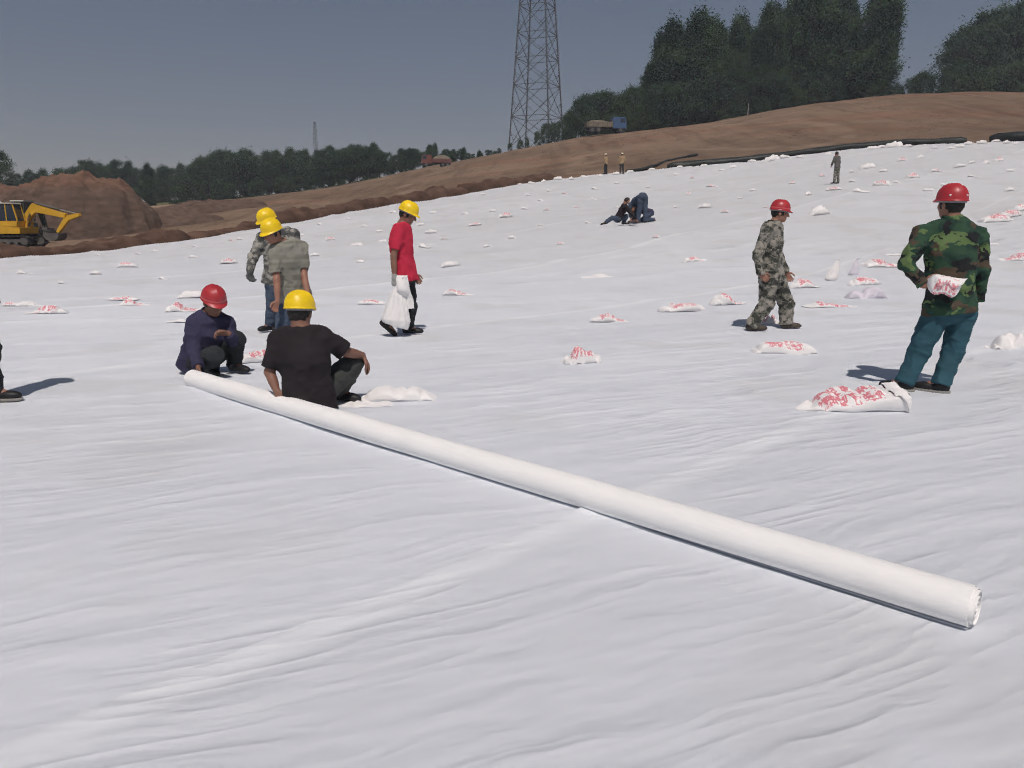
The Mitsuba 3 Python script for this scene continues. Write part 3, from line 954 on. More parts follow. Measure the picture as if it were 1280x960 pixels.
    # ---- shoes
    for s_ in 'lr':
        an, t = J['an_' + s_], nrm(toes[s_])
        shin = nrm(J['an_' + s_] - J['kn_' + s_])
        z = np.array([0, 0, 1.0])
        tl = nrm(np.cross(t, z))
        nn = nrm(np.cross(tl, t))
        AX = np.array([t, tl, nn])
        base = an - nn * 0.075
        hs = 0.006 if res[0] < 0.011 else 0.012
        S = Field(base - 0.26, base + 0.26, hs)
        S.add(p_ell(base + t * 0.105 + nn * 0.036, AX, (0.098, 0.046, 0.040)), 0.01)
        S.add(p_ell(base - t * 0.012 + nn * 0.045, AX, (0.062, 0.040, 0.055)), 0.04)
        S.add(p_cone(base + nn * 0.05, base + nn * 0.095, 0.044, 0.042, flat=True), 0.03)
        S.add(p_box(base + t * 0.06 - nn * 0.05, AX, (0.3, 0.2, 0.06)), 0.003, cut=True)
        sk = part(key, 'shoe', put(S.mesh(), shoe, True))
        if sole and hs < 0.01:
            W = Field(base - 0.26, base + 0.26, hs)
            W.add(p_ell(base + t * 0.105 + nn * 0.010, AX, (0.106, 0.050, 0.045)), 0.01)
            W.add(p_ell(base - t * 0.010 + nn * 0.010, AX, (0.070, 0.042, 0.045)), 0.06)
            W.add(p_box(base + t * 0.05 + nn * 0.08, AX, (0.3, 0.2, 0.063)), 0.003, cut=True)
            W.add(p_box(base + t * 0.05 - nn * 0.06, AX, (0.3, 0.2, 0.054)), 0.003, cut=True)
            part(sk, 'sole', put(W.mesh(), 'm_sole', True))
    # ---- hair and helmet
    if hair:
        H = Field(hd - 0.17, hd + 0.17, 0.006 if res[0] < 0.011 else 0.014)
        H.add(p_ell(hd - f * 0.006 + u * 0.004, A, (0.085, 0.103, 0.112)), 0.001)
        H.add(p_box(hd + f * 0.155 - u * 0.045, A, (0.2, 0.115, 0.13)), 0.01, cut=True)
        H.add(p_box(hd + f * 0.10 - u * 0.16, A, (0.2, 0.14, 0.115)), 0.012, cut=True)
        H.add(p_box(hd - f * 0.05 - u * 0.22, A, (0.2, 0.2, 0.145)), 0.012, cut=True)
        if res[0] < 0.011:
            H.ripple(0.006, 40, seed)
        part(key, 'hair', put(H.mesh(), 'm_hair', True))
    if hat:
        helmet(key, hd, A, hat, fine=res[0] < 0.011, **hat_kw)


def px_joints(Y, d):
    """joints from where they are seen (pixel, pixel) and their depth relative to Y"""
    out = {}
    for k, v in d.items():
        out[k] = at(v[0], v[1], Y + (v[2] if len(v) > 2 else 0))
    return out


def stand(J, drop=0.088):
    """sets the ankles at their height above the cloth"""
    for k in ('an_l', 'an_r'):
        J[k][2] = float(surface(J[k][0], J[k][1])) + drop
    return J


X_, Y_, Z_ = np.eye(3)

# man with woodland camouflage jacket, back towards the camera
k = thing('person', 'man in green woodland camouflage jacket, teal trousers and red helmet standing with his back turned', 'person')
J = px_joints(6.45, {'head': (1189, 254), 'neck': (1190, 277, -.02), 'chest': (1188, 322, .0), 'pelvis': (1187, 383), 'sh_l': (1153, 294), 'sh_r': (1223, 296, .03), 'el_l': (1133, 330, -.06), 'wr_l': (1153, 356, -.15),
                     'el_r': (1227, 338, .02), 'wr_r': (1222, 374, .10), 'hip_l': (1171, 390), 'hip_r': (1203, 391, .02), 'kn_l': (1149, 440, .04), 'kn_r': (1190, 443, .05), 'an_l': (1131, 484, .03), 'an_r': (1175, 488, -.02)})
person(k, stand(J), (-0.25, 0.96, 0.03), ('m_woodland', 'm_teal'), {'l': ((0.85, -0.1, 0.12), (0, -1, 0.2), (0, -0.1, 1), 0.75), 'r': ((-.3, .8, -.5), (-1, -.2, 0), (0, .4, 1), 0.6)},
       {'l': (-0.86, 0.5, 0), 'r': (-0.80, 0.6, 0)}, res=(0.007, 0.008), top='jacket', hat='m_hat_red', hem=0.05, wide=1.17, seed=11, hat_kw=dict(rivets=True), baggy=1.12, trouser_fold=0.012)
MAN_A, MAN_A_wr = k, J['wr_l']

# man in grey digital camouflage walking to the right
k = thing('person', 'man in grey camouflage suit and red helmet walking to the right between the sandbags', 'person')
J = px_joints(10.2, {'head': (975, 265), 'neck': (967, 280), 'chest': (963, 303), 'pelvis': (964, 338), 'sh_r': (960, 288, -.17), 'sh_l': (970, 287, .17), 'el_r': (947, 318, -.24), 'wr_r': (951, 343, -.25),
                     'el_l': (972, 316, .24), 'wr_l': (982, 340, .22), 'hip_r': (961, 344, -.09), 'hip_l': (967, 344, .09), 'kn_r': (958, 380, -.1), 'kn_l': (983, 379, .1), 'an_r': (939, 411, -.12), 'an_l': (982, 412, .08)})
person(k, stand(J), (1, -0.12, -0.12), ('m_camo_grey', 'm_camo_grey'), {'r': ((.72, -.1, -.6), (.2, 1, 0), (1, 0, .7), 0.7), 'l': ((.5, 0, -.8), (0, -1, 0), (1, 0, .4), 0.6)},
       {'r': (1, -.1, 0), 'l': (1, -.05, 0)}, res=(0.007, 0.0085), top='jacket', hat='m_hat_red', hem=0.15, wide=1.15, seed=21, sole=False, shoe='m_brown_shoe', hat_kw=dict(rim='m_hat_rim'), baggy=1.3)

# man in the red shirt with a white bag
k = thing('person', 'man in red short sleeved shirt, black trousers and yellow helmet carrying a white bag', 'person')
J = px_joints(9.9, {'head': (510, 267), 'neck': (503, 281), 'chest': (501, 303), 'pelvis': (506, 340), 'sh_r': (498, 289, -.17), 'sh_l': (507, 289, .17), 'el_r': (492, 320, -.22), 'wr_r': (493, 346, -.24),
                    'el_l': (510, 320, .22), 'wr_l': (518, 343, .2), 'hip_r': (504, 346, -.08), 'hip_l': (509, 346, .08), 'kn_r': (501, 384, -.08), 'kn_l': (514, 383, .08), 'an_r': (483, 408, -.1), 'an_l': (510, 417, .08)})
zg = float(surface(J['an_l'][0], J['an_l'][1]))
J['an_l'][2] = zg + 0.088
J['an_r'][2] = zg + 0.175
person(k, J, (0.93, -0.10, -0.38), ('m_red_shirt', 'm_dark_trousers'), {'r': ((.05, 0, -1), (.2, 1, 0), (1, 0, 0), 1.0), 'l': ((.5, 0, -.8), (0, -1, 0), (1, 0, .4), 0.6)},
       {'r': (0.72, -.05, -0.62), 'l': (1, -.05, 0)}, res=(0.007, 0.0085), top='tee', sleeve=0.72, hat='m_hat_yellow', hem=0.11, wide=1.16, sole=False, seed=31, glove={'r': 'm_glove'}, skin='m_skin_dark', baggy=0.98)
MAN_C_J = J

# man crouching at the far end of the roll
k = thing('person', 'man in navy jacket and red helmet crouching at the far end of the white roll', 'person')
J = px_joints(7.25, {'head': (267, 377, -.05), 'neck': (261, 394, 0), 'chest': (258, 415, .02), 'pelvis': (250, 447, .14), 'sh_r': (246, 404, -.02), 'sh_l': (282, 404, .06), 'el_r': (241, 435, -.12), 'wr_r': (248, 458, -.32),
                     'el_l': (292, 427, .0), 'wr_l': (286, 417, -.14), 'hip_r': (244, 450, .10), 'hip_l': (260, 450, .16), 'kn_r': (268, 444, -.28), 'kn_l': (296, 424, .02), 'an_r': (262, 458, -.05), 'an_l': (293, 459, .1)})
J['an_l'][2] = float(surface(J['an_l'][0], J['an_l'][1])) + 0.088
J['an_r'][2] = float(surface(J['an_r'][0], J['an_r'][1])) + 0.10
person(k, J, (0.62, -0.70, -0.36), ('m_navy', 'm_dark_trousers'), {'r': ((.0, -.65, -.75), (.5, -.3, -.6), (1, 0, 0.3), 0.7), 'l': ((-.75, -.3, .15), (-.2, -.6, -.5), (0.1, -.4, 1), 0.9)},
       {'r': (.65, -.75, -.1), 'l': (.86, -.5, 0)}, res=(0.007, 0.0085), top='jacket', hat='m_hat_red', hem=0.10, sole=False, wide=1.05, seed=41, hat_kw=dict(rim='m_hat_rim'), skin='m_skin_dark')

# man sitting by the roll, back view
k = thing('person', 'man in black T-shirt and yellow helmet sitting behind the roll with his back turned', 'person')
J = px_joints(5.80, {'head': (375, 389, .03), 'neck': (376, 411, .0), 'chest': (379, 446, -.03), 'pelvis': (386, 494, .0), 'sh_l': (350, 426), 'sh_r': (403, 423, .03), 'el_l': (337, 465, .0), 'wr_l': (346, 489, -.06),
                     'el_r': (433, 440, .14), 'wr_r': (453, 444, .28), 'hip_l': (372, 497, .08), 'hip_r': (398, 494, .1), 'kn_l': (376, 462, .42), 'kn_r': (441, 454, .30), 'an_l': (386, 488, .62), 'an_r': (423, 493, .34)})
for q in ('an_l', 'an_r'):
    J[q][2] = float(surface(J[q][0], J[q][1])) + 0.088
person(k, J, (0.10, 0.98, -0.12), ('m_black_shirt', 'm_grey_trousers'), {'l': ((.45, -.1, -.8), (.5, .5, -.6), (.4, -.9, 0), 0.35), 'r': ((.35, .3, -.85), (-.5, -.2, -.5), (-.4, -.8, .2), 0.45)},
       {'l': (.4, .8, 0), 'r': (.80, -.25, -.04)}, res=(0.0065, 0.008), top='tee', sleeve=0.86, hat='m_hat_yellow', hem=0.10, sole=False, wide=1.16, seed=51, skin='m_skin_dark', baggy=1.14, hat_kw=dict(size=0.90))

# man in the grey polo shirt leaning over
k = thing('person', 'man in grey striped polo shirt and yellow helmet stooping behind the sitting man', 'person')
J = px_joints(9.2, {'head': (340, 290, -.16), 'neck': (354, 304, -.04), 'chest': (362, 325, .0), 'pelvis': (367, 368, .06), 'sh_r': (343, 315, -.12), 'sh_l': (376, 310, .08), 'el_r': (346, 350, -.24), 'wr_r': (347, 376, -.3),
                    'el_l': (380, 344, -.02), 'wr_l': (385, 370, -.12), 'hip_r': (358, 374, .0), 'hip_l': (374, 374, .1), 'kn_r': (352, 408, -.08), 'kn_l': (370, 408, .02), 'an_r': (351, 436, .05), 'an_l': (368, 434, .15)})
person(k, stand(J), (-0.52, -0.80, -0.34), ('m_polo', 'm_jeans'), {'r': ((-.35, -.2, -.9), (.4, -.6, 0), (.5, -.8, 0), 0.8), 'l': ((.1, -.1, -1), (-1, 0, 0), (0, -1, 0), 0.5)},
       {'r': (-.5, -.85, 0), 'l': (-.3, -.95, 0)}, res=(0.007, 0.0085), top='shirt', sleeve=0.78, hat='m_hat_yellow', hem=0.10, wide=1.22, sole=False, seed=61)

# man behind him in pale digital camouflage
k = thing('person', 'man in pale grey camouflage jacket and yellow helmet bending behind the polo shirt man', 'person')
J = px_joints(10.1, {'head': (334, 276, -.12), 'neck': (345, 288, -.02), 'chest': (349, 308, .02), 'pelvis': (348, 348, .1), 'sh_r': (329, 298, -.06), 'sh_l': (366, 294, .06), 'el_r': (316, 322, -.12), 'wr_r': (312, 340, -.24),
                     'el_l': (374, 322, .06), 'wr_l': (378, 346, .0), 'hip_r': (341, 352, .05), 'hip_l': (355, 352, .12), 'kn_r': (340, 384, -.02), 'kn_l': (354, 384, .05), 'an_r': (338, 415, .05), 'an_l': (352, 414, .12)})
person(k, stand(J), (-0.55, -0.75, -0.32), ('m_camo_pale', 'm_jeans'), {'r': ((.25, -.2, -.9), (.6, -.6, 0), (.5, -.8, 0), 0.7), 'l': ((.1, -.1, -1), (-1, 0, 0), (0, -1, 0), 0.5)},
       {'r': (-.5, -.85, 0), 'l': (-.3, -.95, 0)}, res=(0.0085, 0.0095), top='jacket', hat='m_hat_yellow', hem=0.05, wide=1.12, sole=False, seed=71, glove={'r': 'm_glove_dark'})

# man at the left edge of the picture, nearly out of it
k = thing('person', 'man in dark clothes at the left edge whose shadow falls on the cloth', 'person')
g0 = on_ground(-23, 512)
b = np.array([g0[0], g0[1], 0])
gz = g0[2]
J = {n: b + np.array(v) + [0, 0, gz] for n, v in {'head': (.06, .0, 1.56), 'neck': (.02, 0, 1.40), 'chest': (0, 0, 1.22), 'pelvis': (-.02, 0, .90), 'sh_l': (.0, .17, 1.36), 'sh_r': (.0, -.17, 1.36), 'el_l': (.05, .21, 1.10), 'wr_l': (.03, .22, .86),
     'el_r': (.03, -.24, 1.08), 'wr_r': (.075, -.25, .84), 'hip_l': (-.02, .09, .86), 'hip_r': (-.02, -.09, .86), 'kn_l': (.06, .09, .47), 'kn_r': (.0, -.09, .47), 'an_l': (.05, .10, .09), 'an_r': (-.03, -.09, .09)}.items()}
person(k, stand(J), (1, 0, -0.1), ('m_black_shirt', 'm_dark_trousers'), {'r': ((.1, 0, -1), (0, 1, 0), (1, 0, 0), 0.5), 'l': ((.5, 0, -.8), (0, -1, 0), (1, 0, .4), 0.6)}, {'r': (1, 0, 0), 'l': (1, 0.1, 0)}, res=(0.009, 0.011), top='jacket', hat='m_hat_yellow', hem=0.1, seed=81)

# far figures
FAR = (0.016, 0.018)


def far_person(label, px, py, ang, mats, hat, lean=0.0, arms=((.0, -.05), (.0, -.05)), seed=0, hatless=False, ht=1.0, group=None):
    k = thing('person', label, 'person', group)
    g = on_ground(px, py)
    c, s = math.cos(ang), math.sin(ang)
    f = np.array([c, s, 0])
    r = np.array([s, -c, 0])

    def P(a, l, z):
        z_, a_ = z * ht, a
        if z > 0.85:
            a_ = a + (z - 0.85) * math.sin(lean)
            z_ = (0.85 + (z - 0.85) * math.cos(lean)) * ht
        return g + f * a_ + r * l + np.array([0, 0, z_])
    J = {'head': P(.02, 0, 1.57), 'neck': P(0, 0, 1.41), 'chest': P(0, 0, 1.22), 'pelvis': P(0, 0, .88), 'sh_l': P(0, -.18, 1.37), 'sh_r': P(0, .18, 1.37), 'el_l': P(arms[0][0] * .5, -.26, 1.10), 'wr_l': P(.06 + arms[0][0], -.22 - arms[0][1], .88 + abs(arms[0][0]) * .5),
         'el_r': P(arms[1][0] * .5, .26, 1.10), 'wr_r': P(.06 + arms[1][0], .22 + arms[1][1], .88 + abs(arms[1][0]) * .5), 'hip_l': P(0, -.09, .85), 'hip_r': P(0, .09, .85), 'kn_l': P(.04, -.11, .47), 'kn_r': P(.0, .11, .47), 'an_l': P(.02, -.13, .09), 'an_r': P(-.03, .14, .09)}
    person(k, J, f + [0, 0, -.2], mats, {'l': (f * .3 - Z_, r, f, .5), 'r': (f * .3 - Z_, -r, f, .5)}, {'l': f - .2 * r, 'r': f + .2 * r}, res=FAR, top='jacket', hat=hat, hair=True, seed=seed, hem=0.05)


far_person('man with dark top and grey trousers standing alone high on the white slope', 1045, 230, 2.2, ('m_steel_mid', 'm_camo_grey'), None, lean=0.12, arms=((.2, -.12), (.05, 0)), seed=3)
far_person('left worker in tan top and pale hat at the far edge of the cloth', 757, 219, 2.6, ('m_tan_shirt', 'm_dark_trousers'), 'm_hat_pale', seed=4)
far_person('right worker in tan top and pale hat at the cloth edge by black cable', 777, 218, 1.2, ('m_tan_shirt', 'm_steel_dark'), 'm_hat_pale', seed=5)

k = thing('person', 'man in blue jeans bent double over the cloth, seen from behind', 'person')
g = on_ground(802, 281)
q = lambda *v: g + np.array(v)
J = {'head': q(-.28, .42, .50), 'neck': q(-.22, .40, .66), 'chest': q(-.16, .30, .80), 'pelvis': q(0, .0, .92), 'sh_l': q(-.36, .36, .66), 'sh_r': q(-.05, .42, .66), 'el_l': q(-.40, .36, .42), 'wr_l': q(-.34, .30, .18), 'el_r': q(-.14, .42, .40), 'wr_r': q(-.22, .36, .18),
     'hip_l': q(-.08, 0, .88), 'hip_r': q(.08, 0, .88), 'kn_l': q(-.10, .03, .47), 'kn_r': q(.12, .03, .47), 'an_l': q(-.13, 0, .09), 'an_r': q(.13, 0.02, .09)}
person(k, J, (-.2, .6, -.7), ('m_jeans', 'm_jeans'), {'l': (-Z_, X_, Y_, .5), 'r': (-Z_, -X_, Y_, .5)}, {'l': (-.2, 1, 0), 'r': (.2, 1, 0)}, res=FAR, top='shirt', hem=0.05, seed=6, baggy=1.1)
k = thing('person', 'man in black top crouching on the cloth left of the bent man', 'person')
g = on_ground(782, 284)
J = {'head': q(.02, -.02, .83), 'neck': q(-.06, 0, .68), 'chest': q(-.10, .02, .54), 'pelvis': q(-.28, .05, .22), 'sh_l': q(-.06, .20, .64), 'sh_r': q(-.06, -.20, .64), 'el_l': q(.16, .2, .44), 'wr_l': q(.32, .1, .22), 'el_r': q(.14, -.22, .40), 'wr_r': q(.32, -.12, .20),
     'hip_l': q(-.28, .14, .20), 'hip_r': q(-.28, -.06, .22), 'kn_l': q(.05, .22, .30), 'kn_r': q(-.50, -.14, .24), 'an_l': q(-.05, .22, .09), 'an_r': q(-.72, -.2, .10)}
person(k, J, (.6, -.3, -.6), ('m_black_shirt', 'm_jeans'), {'l': (X_ - Z_, -Z_, Y_, .5), 'r': (X_ - Z_, -Z_, -Y_, .5)}, {'l': (1, 0, 0), 'r': (-1, 0, -.2)}, res=FAR, top='jacket', hem=0.08, seed=7)
k = thing('person', 'man in dark blue clothes kneeling on the cloth right of the bent man', 'person')
g = on_ground(811, 279)
g = g + np.array([0, .3, 0])
J = {'head': q(-.50, .05, .42), 'neck': q(-.36, 0, .46), 'chest': q(-.20, .0, .44), 'pelvis': q(.08, .0, .34), 'sh_l': q(-.32, -.18, .42), 'sh_r': q(-.32, .18, .44), 'el_l': q(-.42, -.22, .2), 'wr_l': q(-.55, -.16, .06), 'el_r': q(-.42, .22, .2), 'wr_r': q(-.55, .16, .06),
     'hip_l': q(.08, -.1, .30), 'hip_r': q(.08, .1, .30), 'kn_l': q(-.18, -.14, .09), 'kn_r': q(-.18, .14, .09), 'an_l': q(.22, -.12, .09), 'an_r': q(.22, .12, .09)}
person(k, J, (-.8, 0, -.5), ('m_navy', 'm_jeans'), {'l': (-X_ - .3 * Z_, -Z_, Y_, .5), 'r': (-X_ - .3 * Z_, -Z_, -Y_, .5)}, {'l': (.6, 0, -.5), 'r': (.6, 0, -.5)}, res=FAR, top='jacket', hem=0.06, seed=8)


# ------------------------------------------------------------------ sandbags
def loft(rings, cap0=True, cap1=True, uv=None):
    V = np.vstack(rings)
    n, k = len(rings), len(rings[0])
    a = np.arange(k)
    b = (a + 1) % k
    fq = np.vstack([np.stack([i * k + a, i * k + b, (i + 1) * k + b, (i + 1) * k + a], 1) for i in range(n - 1)])
    tri = [fq[:, [0, 1, 2]], fq[:, [0, 2, 3]]]
    if cap0:
        tri.append(np.stack([b, a, np.full(k, len(V))], 1))
        V = np.vstack([V, rings[0].mean(0)])
    if cap1:
        tri.append(np.stack([(n - 1) * k + a, (n - 1) * k + b, np.full(k, len(V))], 1))
        V = np.vstack([V, rings[-1].mean(0)])
    return trimesh.Trimesh(V, np.vstack(tri), process=False)


def bag_mesh(seed, L=1.0, W=0.55, H=0.26, kind='full', ns=30, nk=28):
    """a woven sack lying on the ground, unit length along x; returns mesh, uv. kinds: full, slack (one end empty and flat), open (mouth gapes), flat, crumpled, peak"""
    r = np.random.default_rng(seed)
    ph = np.linspace(0, 2 * np.pi, nk, endpoint=False)
    S = np.linspace(-1, 1, ns)
    S = np.sign(S) * np.abs(S) ** 0.8
    fill0, sk = r.uniform(-.25, .25), r.uniform(-.15, .15)
    rings, uvs = [], []

    def section(s, w, h, lift=0.0, sx=0.0):
        cs, sn = np.cos(ph), np.sin(ph)
        y = w * np.sign(cs) * np.abs(cs) ** 0.8
        z = np.where(sn > 0, h * (0.40 + 0.60 * np.abs(sn) ** 0.9), 0.40 * h * (1 - np.abs(sn) ** 0.7)) + lift
        x = np.full(nk, s * L / 2) + sx
        return np.c_[x, y, z]
    for s in S:
        w = W / 2 * (1 - 0.30 * abs(s) ** 3 + 0.12 * abs(s) ** 12) * (0.94 + 0.12 * math.sin(3 * s + seed))
        e = max(1 - abs(s) ** 2.6, 0)
        h = H * e ** 0.6
        if kind == 'slack':
            h *= 1 - 0.82 / (1 + math.exp(-(s - 0.15 + fill0) * 9))
            w *= 1 + 0.12 * s
        elif kind == 'open':
            pt = min((s + 1) / 1.05, 1)
            w = W / 2 * (0.10 + 0.90 * math.sin(pt * np.pi / 2) ** 0.8)
            h = H * (0.10 + 0.80 * pt ** 0.9 + 0.22 * max(s, 0) ** 2)
        elif kind == 'flat':
            h = H * 0.32 * e ** 0.5 * (1 + 0.4 * math.sin(5 * s + seed))
        elif kind == 'crumpled':
            h *= 0.62 + 0.8 * meshkit.noise(np.array([s * 2.3 + seed, 0.4, 0.2]), seed)
            w *= 0.85 + 0.3 * meshkit.noise(np.array([s * 2.0 + seed, 3.4, 0.2]), seed)
        elif kind == 'peak':
            h = H * max(1 - abs(s) ** 1.2, 0) * 2.0
        rings.append(section(s, max(w, 0.01), max(h, 0.012)))
        uvs.append(np.c_[np.full(nk, s * 0.5 + 0.5), (ph / (2 * np.pi))])
    if kind == 'open':                                        # the gaping mouth: lip folded over and the inside wall
        w, h = W / 2, H * 0.9
        for s, fw, fh, lift in ((1.05, 1.12, 1.16, 0.0), (1.06, 1.04, 1.08, .01), (0.98, .92, .92, .02), (0.75, .84, .74, .02), (0.5, .62, .5, .03), (0.35, .2, .2, .05)):
            q = section(s, w * fw, h * fh, lift)
            q[:, 0] -= 0.26 * (q[:, 2] / H) * L * 0.7
            rings.append(q)
            uvs.append(np.c_[np.full(nk, 0.95), ph / (2 * np.pi)])
    m = loft(rings)
    V = m.vertices.copy()
    uv = np.vstack(uvs + [[[0, .9]], [[1, .9]]])
    P = V * np.array([3.2, 3.8, 3.8]) + seed * 3.7
    up = np.clip(V[:, 2] / (0.35 * H), 0, 1)
    n1 = meshkit.fbm(P, 3, seed) - 0.5
    rd = 1 - np.abs(2 * meshkit.noise(P * np.array([1.6, 1.1, 1.0]) + 5, seed + 2) - 1)
    amp = {'crumpled': 1.7, 'flat': 0.8}.get(kind, 1.0)
    V[:, 2] += up * H * amp * (0.34 * n1 - 0.36 * (rd ** 4 - 0.15))
    V[:, 1] += 0.10 * W * (meshkit.noise(P * 0.8 + 9, seed) - 0.5) * 2
    V[:, 1] += 0.10 * np.sin(V[:, 0] * 2.2 + seed) * W
    V[:, 0] += 0.05 * (meshkit.noise(P * 0.9 + 19, seed) - 0.5) * 2
    V[:, 2] = np.maximum(V[:, 2], 0.001 * np.arange(len(V)) / len(V) - 0.004)
    return trimesh.Trimesh(V, m.faces, process=False), uv


bag_cache = {}


def bag_shape(kind, seed, mat, coarse=False):
    key = (kind, seed, mat, coarse)
    if key not in bag_cache:
        H = {'full': 0.22, 'slack': 0.23, 'open': 0.235, 'flat': 0.22, 'crumpled': 0.26, 'peak': 0.3}[kind]
        W = {'open': 0.44, 'flat': 0.45}.get(kind, 0.40)
        m, uv = bag_mesh(seed, 1.0, W, H, kind, *((14, 12) if coarse else (40, 36)))
        bag_cache[key] = put(m, mat, True, uv=uv)
    return bag_cache[key]


def sandbag(px, py, wpx, kind, seed, mat, rot, label, group=None, coarse=False, hscale=1.0, length=None, base=None):
    g = on_ground(px, py) if base is None else base
    if base is None:
        g = on_ground(px, py - 0.12 * wpx * 0.5)
    dist = g[1] * math.cos(PITCH) + (CAM_H - g[2]) * math.sin(PITCH)
    L = length or wpx * dist / F
    a = math.radians(rot)
    L = L / max(abs(math.cos(a)), 0.5)
    key = thing('sandbag', label, 'sandbag', group)
    e = 0.3
    sl_x = (float(height(g[0] + e, g[1])) - float(height(g[0] - e, g[1]))) / (2 * e)
    sl_y = (float(height(g[0], g[1] + e)) - float(height(g[0], g[1] - e))) / (2 * e)
    M = np.eye(4)
    n = nrm([-sl_x, -sl_y, 1])
    x = nrm(np.array([math.cos(a), math.sin(a), 0]) - n * (np.array([math.cos(a), math.sin(a), 0]) @ n))
    M[:3, 0], M[:3, 1], M[:3, 2] = x * L, np.cross(n, x) * L, n * L * hscale
    M[:3, 3] = g + n * 0.004
    scene[key] = {**bag_shape(kind, seed, mat, coarse), 'to_world': T4(M.tolist())}
    return key


PR = ['m_bag_print_0', 'm_bag_print_1', 'm_bag_print_2', 'm_bag_print_3']
PL, LI = 'm_bag_plain', 'm_bag_lilac'
near_bags = [
    (1060, 523, 134, 'open', 1, PR[0], 0, 'large white sack with red lettering and gaping mouth at the feet of the camouflaged man', 1.0),
    (497, 510, 98, 'full', 2, PL, 3, 'plain white sack lying flat to the right of the sitting man', 0.75),
    (457, 515, 66, 'flat', 3, PL, 8, 'flat folded white sack at the foot of the sitting man', 0.8),
    (727, 460, 46, 'crumpled', 4, PR[1], 20, 'short plump sack with red print alone in the middle of the cloth', 1.5),
    (977, 449, 76, 'full', 5, PR[0], -3, 'sack with two large red letters below the man in grey camouflage', 0.9),
    (1262, 444, 62, 'crumpled', 6, PL, 10, 'crumpled plain white sack at the right edge beyond the man in teal trousers', 1.1),
    (765, 407, 56, 'slack', 7, PR[2], -8, 'sack with folded flap left of the walking man, behind the short plump one', 0.9),
    (853, 392, 56, 'full', 8, PR[3], 10, 'long sack covered in red print left of the walking man', 0.85),
    (912, 383, 48, 'slack', 9, PR[1], 25, 'bulging sack with red print just left of the walking man', 1.3),
    (960, 411, 32, 'crumpled', 10, PR[2], 0, 'sack with red print seen between the legs of the walking man', 1.3),
    (1004, 363, 40, 'slack', 11, PR[3], 20, 'sack with red left end behind the walking man', 1.2),
    (1040, 353, 24, 'peak', 12, PL, 45, 'thin white sack standing up on edge near the pile of sacks', 1.5),
    (1065, 346, 20, 'peak', 13, LI, 20, 'small white sack standing upright at the back of the pile', 1.6),
    (1081, 360, 44, 'full', 14, PR[0], 18, 'middle sack of the pile, red print on its left half', 0.95),
    (1083, 377, 50, 'crumpled', 15, LI, 5, 'lilac white sack at the front of the pile', 1.0),
    (1040, 390, 66, 'flat', 16, PR[1], 2, 'flat white sack in front of the pile beside the walking man', 1.0),
    (1104, 338, 50, 'slack', 17, PR[2], 6, 'long pale sack behind the pile, left of the camouflage sleeve', 0.9),
    (1118, 323, 22, 'flat', 18, PL, -5, 'flat grey white sack just left of the camouflaged elbow', 1.0),
    (1244, 281, 44, 'full', 19, PR[3], 12, 'nearest of three red printed sacks in a row beside the red helmet', 0.8),
    (1262, 274, 34, 'full', 20, PR[0], 20, 'middle one of three red printed sacks in a row beside the red helmet', 0.9),
    (1282, 266, 30, 'full', 21, PR[1], 15, 'farthest of three red printed sacks in a row at the right edge', 0.9),
    (1238, 308, 20, 'flat', 22, PL, -10, 'small flat white sack right of the camouflaged shoulder', 1.0),
    (1268, 328, 40, 'slack', 23, PR[2], 170, 'sack with red right half at the right edge beside the camouflaged arm', 1.0),
    (868, 330, 34, 'slack', 25, PR[3], 20, 'thin red printed sack on the slope left of the walking man', 0.7),
    (747, 351, 42, 'flat', 26, PL, 4, 'flat white sack with grey end in the middle of the basin', 1.0),
    (572, 374, 40, 'slack', 27, PR[0], -5, 'sack with red left end right of the man in the red shirt', 1.0),
    (464, 385, 34, 'full', 28, PR[1], 4, 'red printed sack left of the carried white bag', 0.8),
    (484, 383, 18, 'flat', 29, PL, 0, 'small flat white sack touching the red printed one behind the carried bag', 1.0),
    (327, 456, 46, 'slack', 30, PR[2], 30, 'sack with red print between the crouching man and the sitting man', 1.4),
    (233, 394, 48, 'slack', 31, PR[3], 20, 'sack with pale red print left of the crouching man', 1.1),
    (244, 374, 40, 'full', 32, PL, 20, 'plain white sack behind the red helmet of the crouching man', 1.0),
    (226, 405, 32, 'flat', 33, PL, 10, 'flat white sack in front of the printed one by the crouching man', 1.0),
    (60, 397, 48, 'slack', 34, PR[0], -170, 'nearest sack of the left group, one end red and the other white', 0.9),
    (38, 384, 34, 'slack', 35, PL, 5, 'plain white sack of the left group, behind the nearest one', 0.8),
    (14, 383, 22, 'full', 36, PR[1], 0, 'small pink printed sack of the left group beside the dark sleeve', 1.0),
    (168, 387, 36, 'slack', 37, PR[2], 10, 'front sack of the pair with red print left of the crouching man', 1.0),
    (154, 377, 36, 'flat', 38, PR[3], -5, 'rear sack of the pair left of the crouching man', 1.2),
]
for px, py, w, kind, sd, mat, rot, lab, hs in near_bags:
    if kind == 'peak':
        continue
    sandbag(px, py, w, kind, sd, mat, rot, lab, None, False, hs)

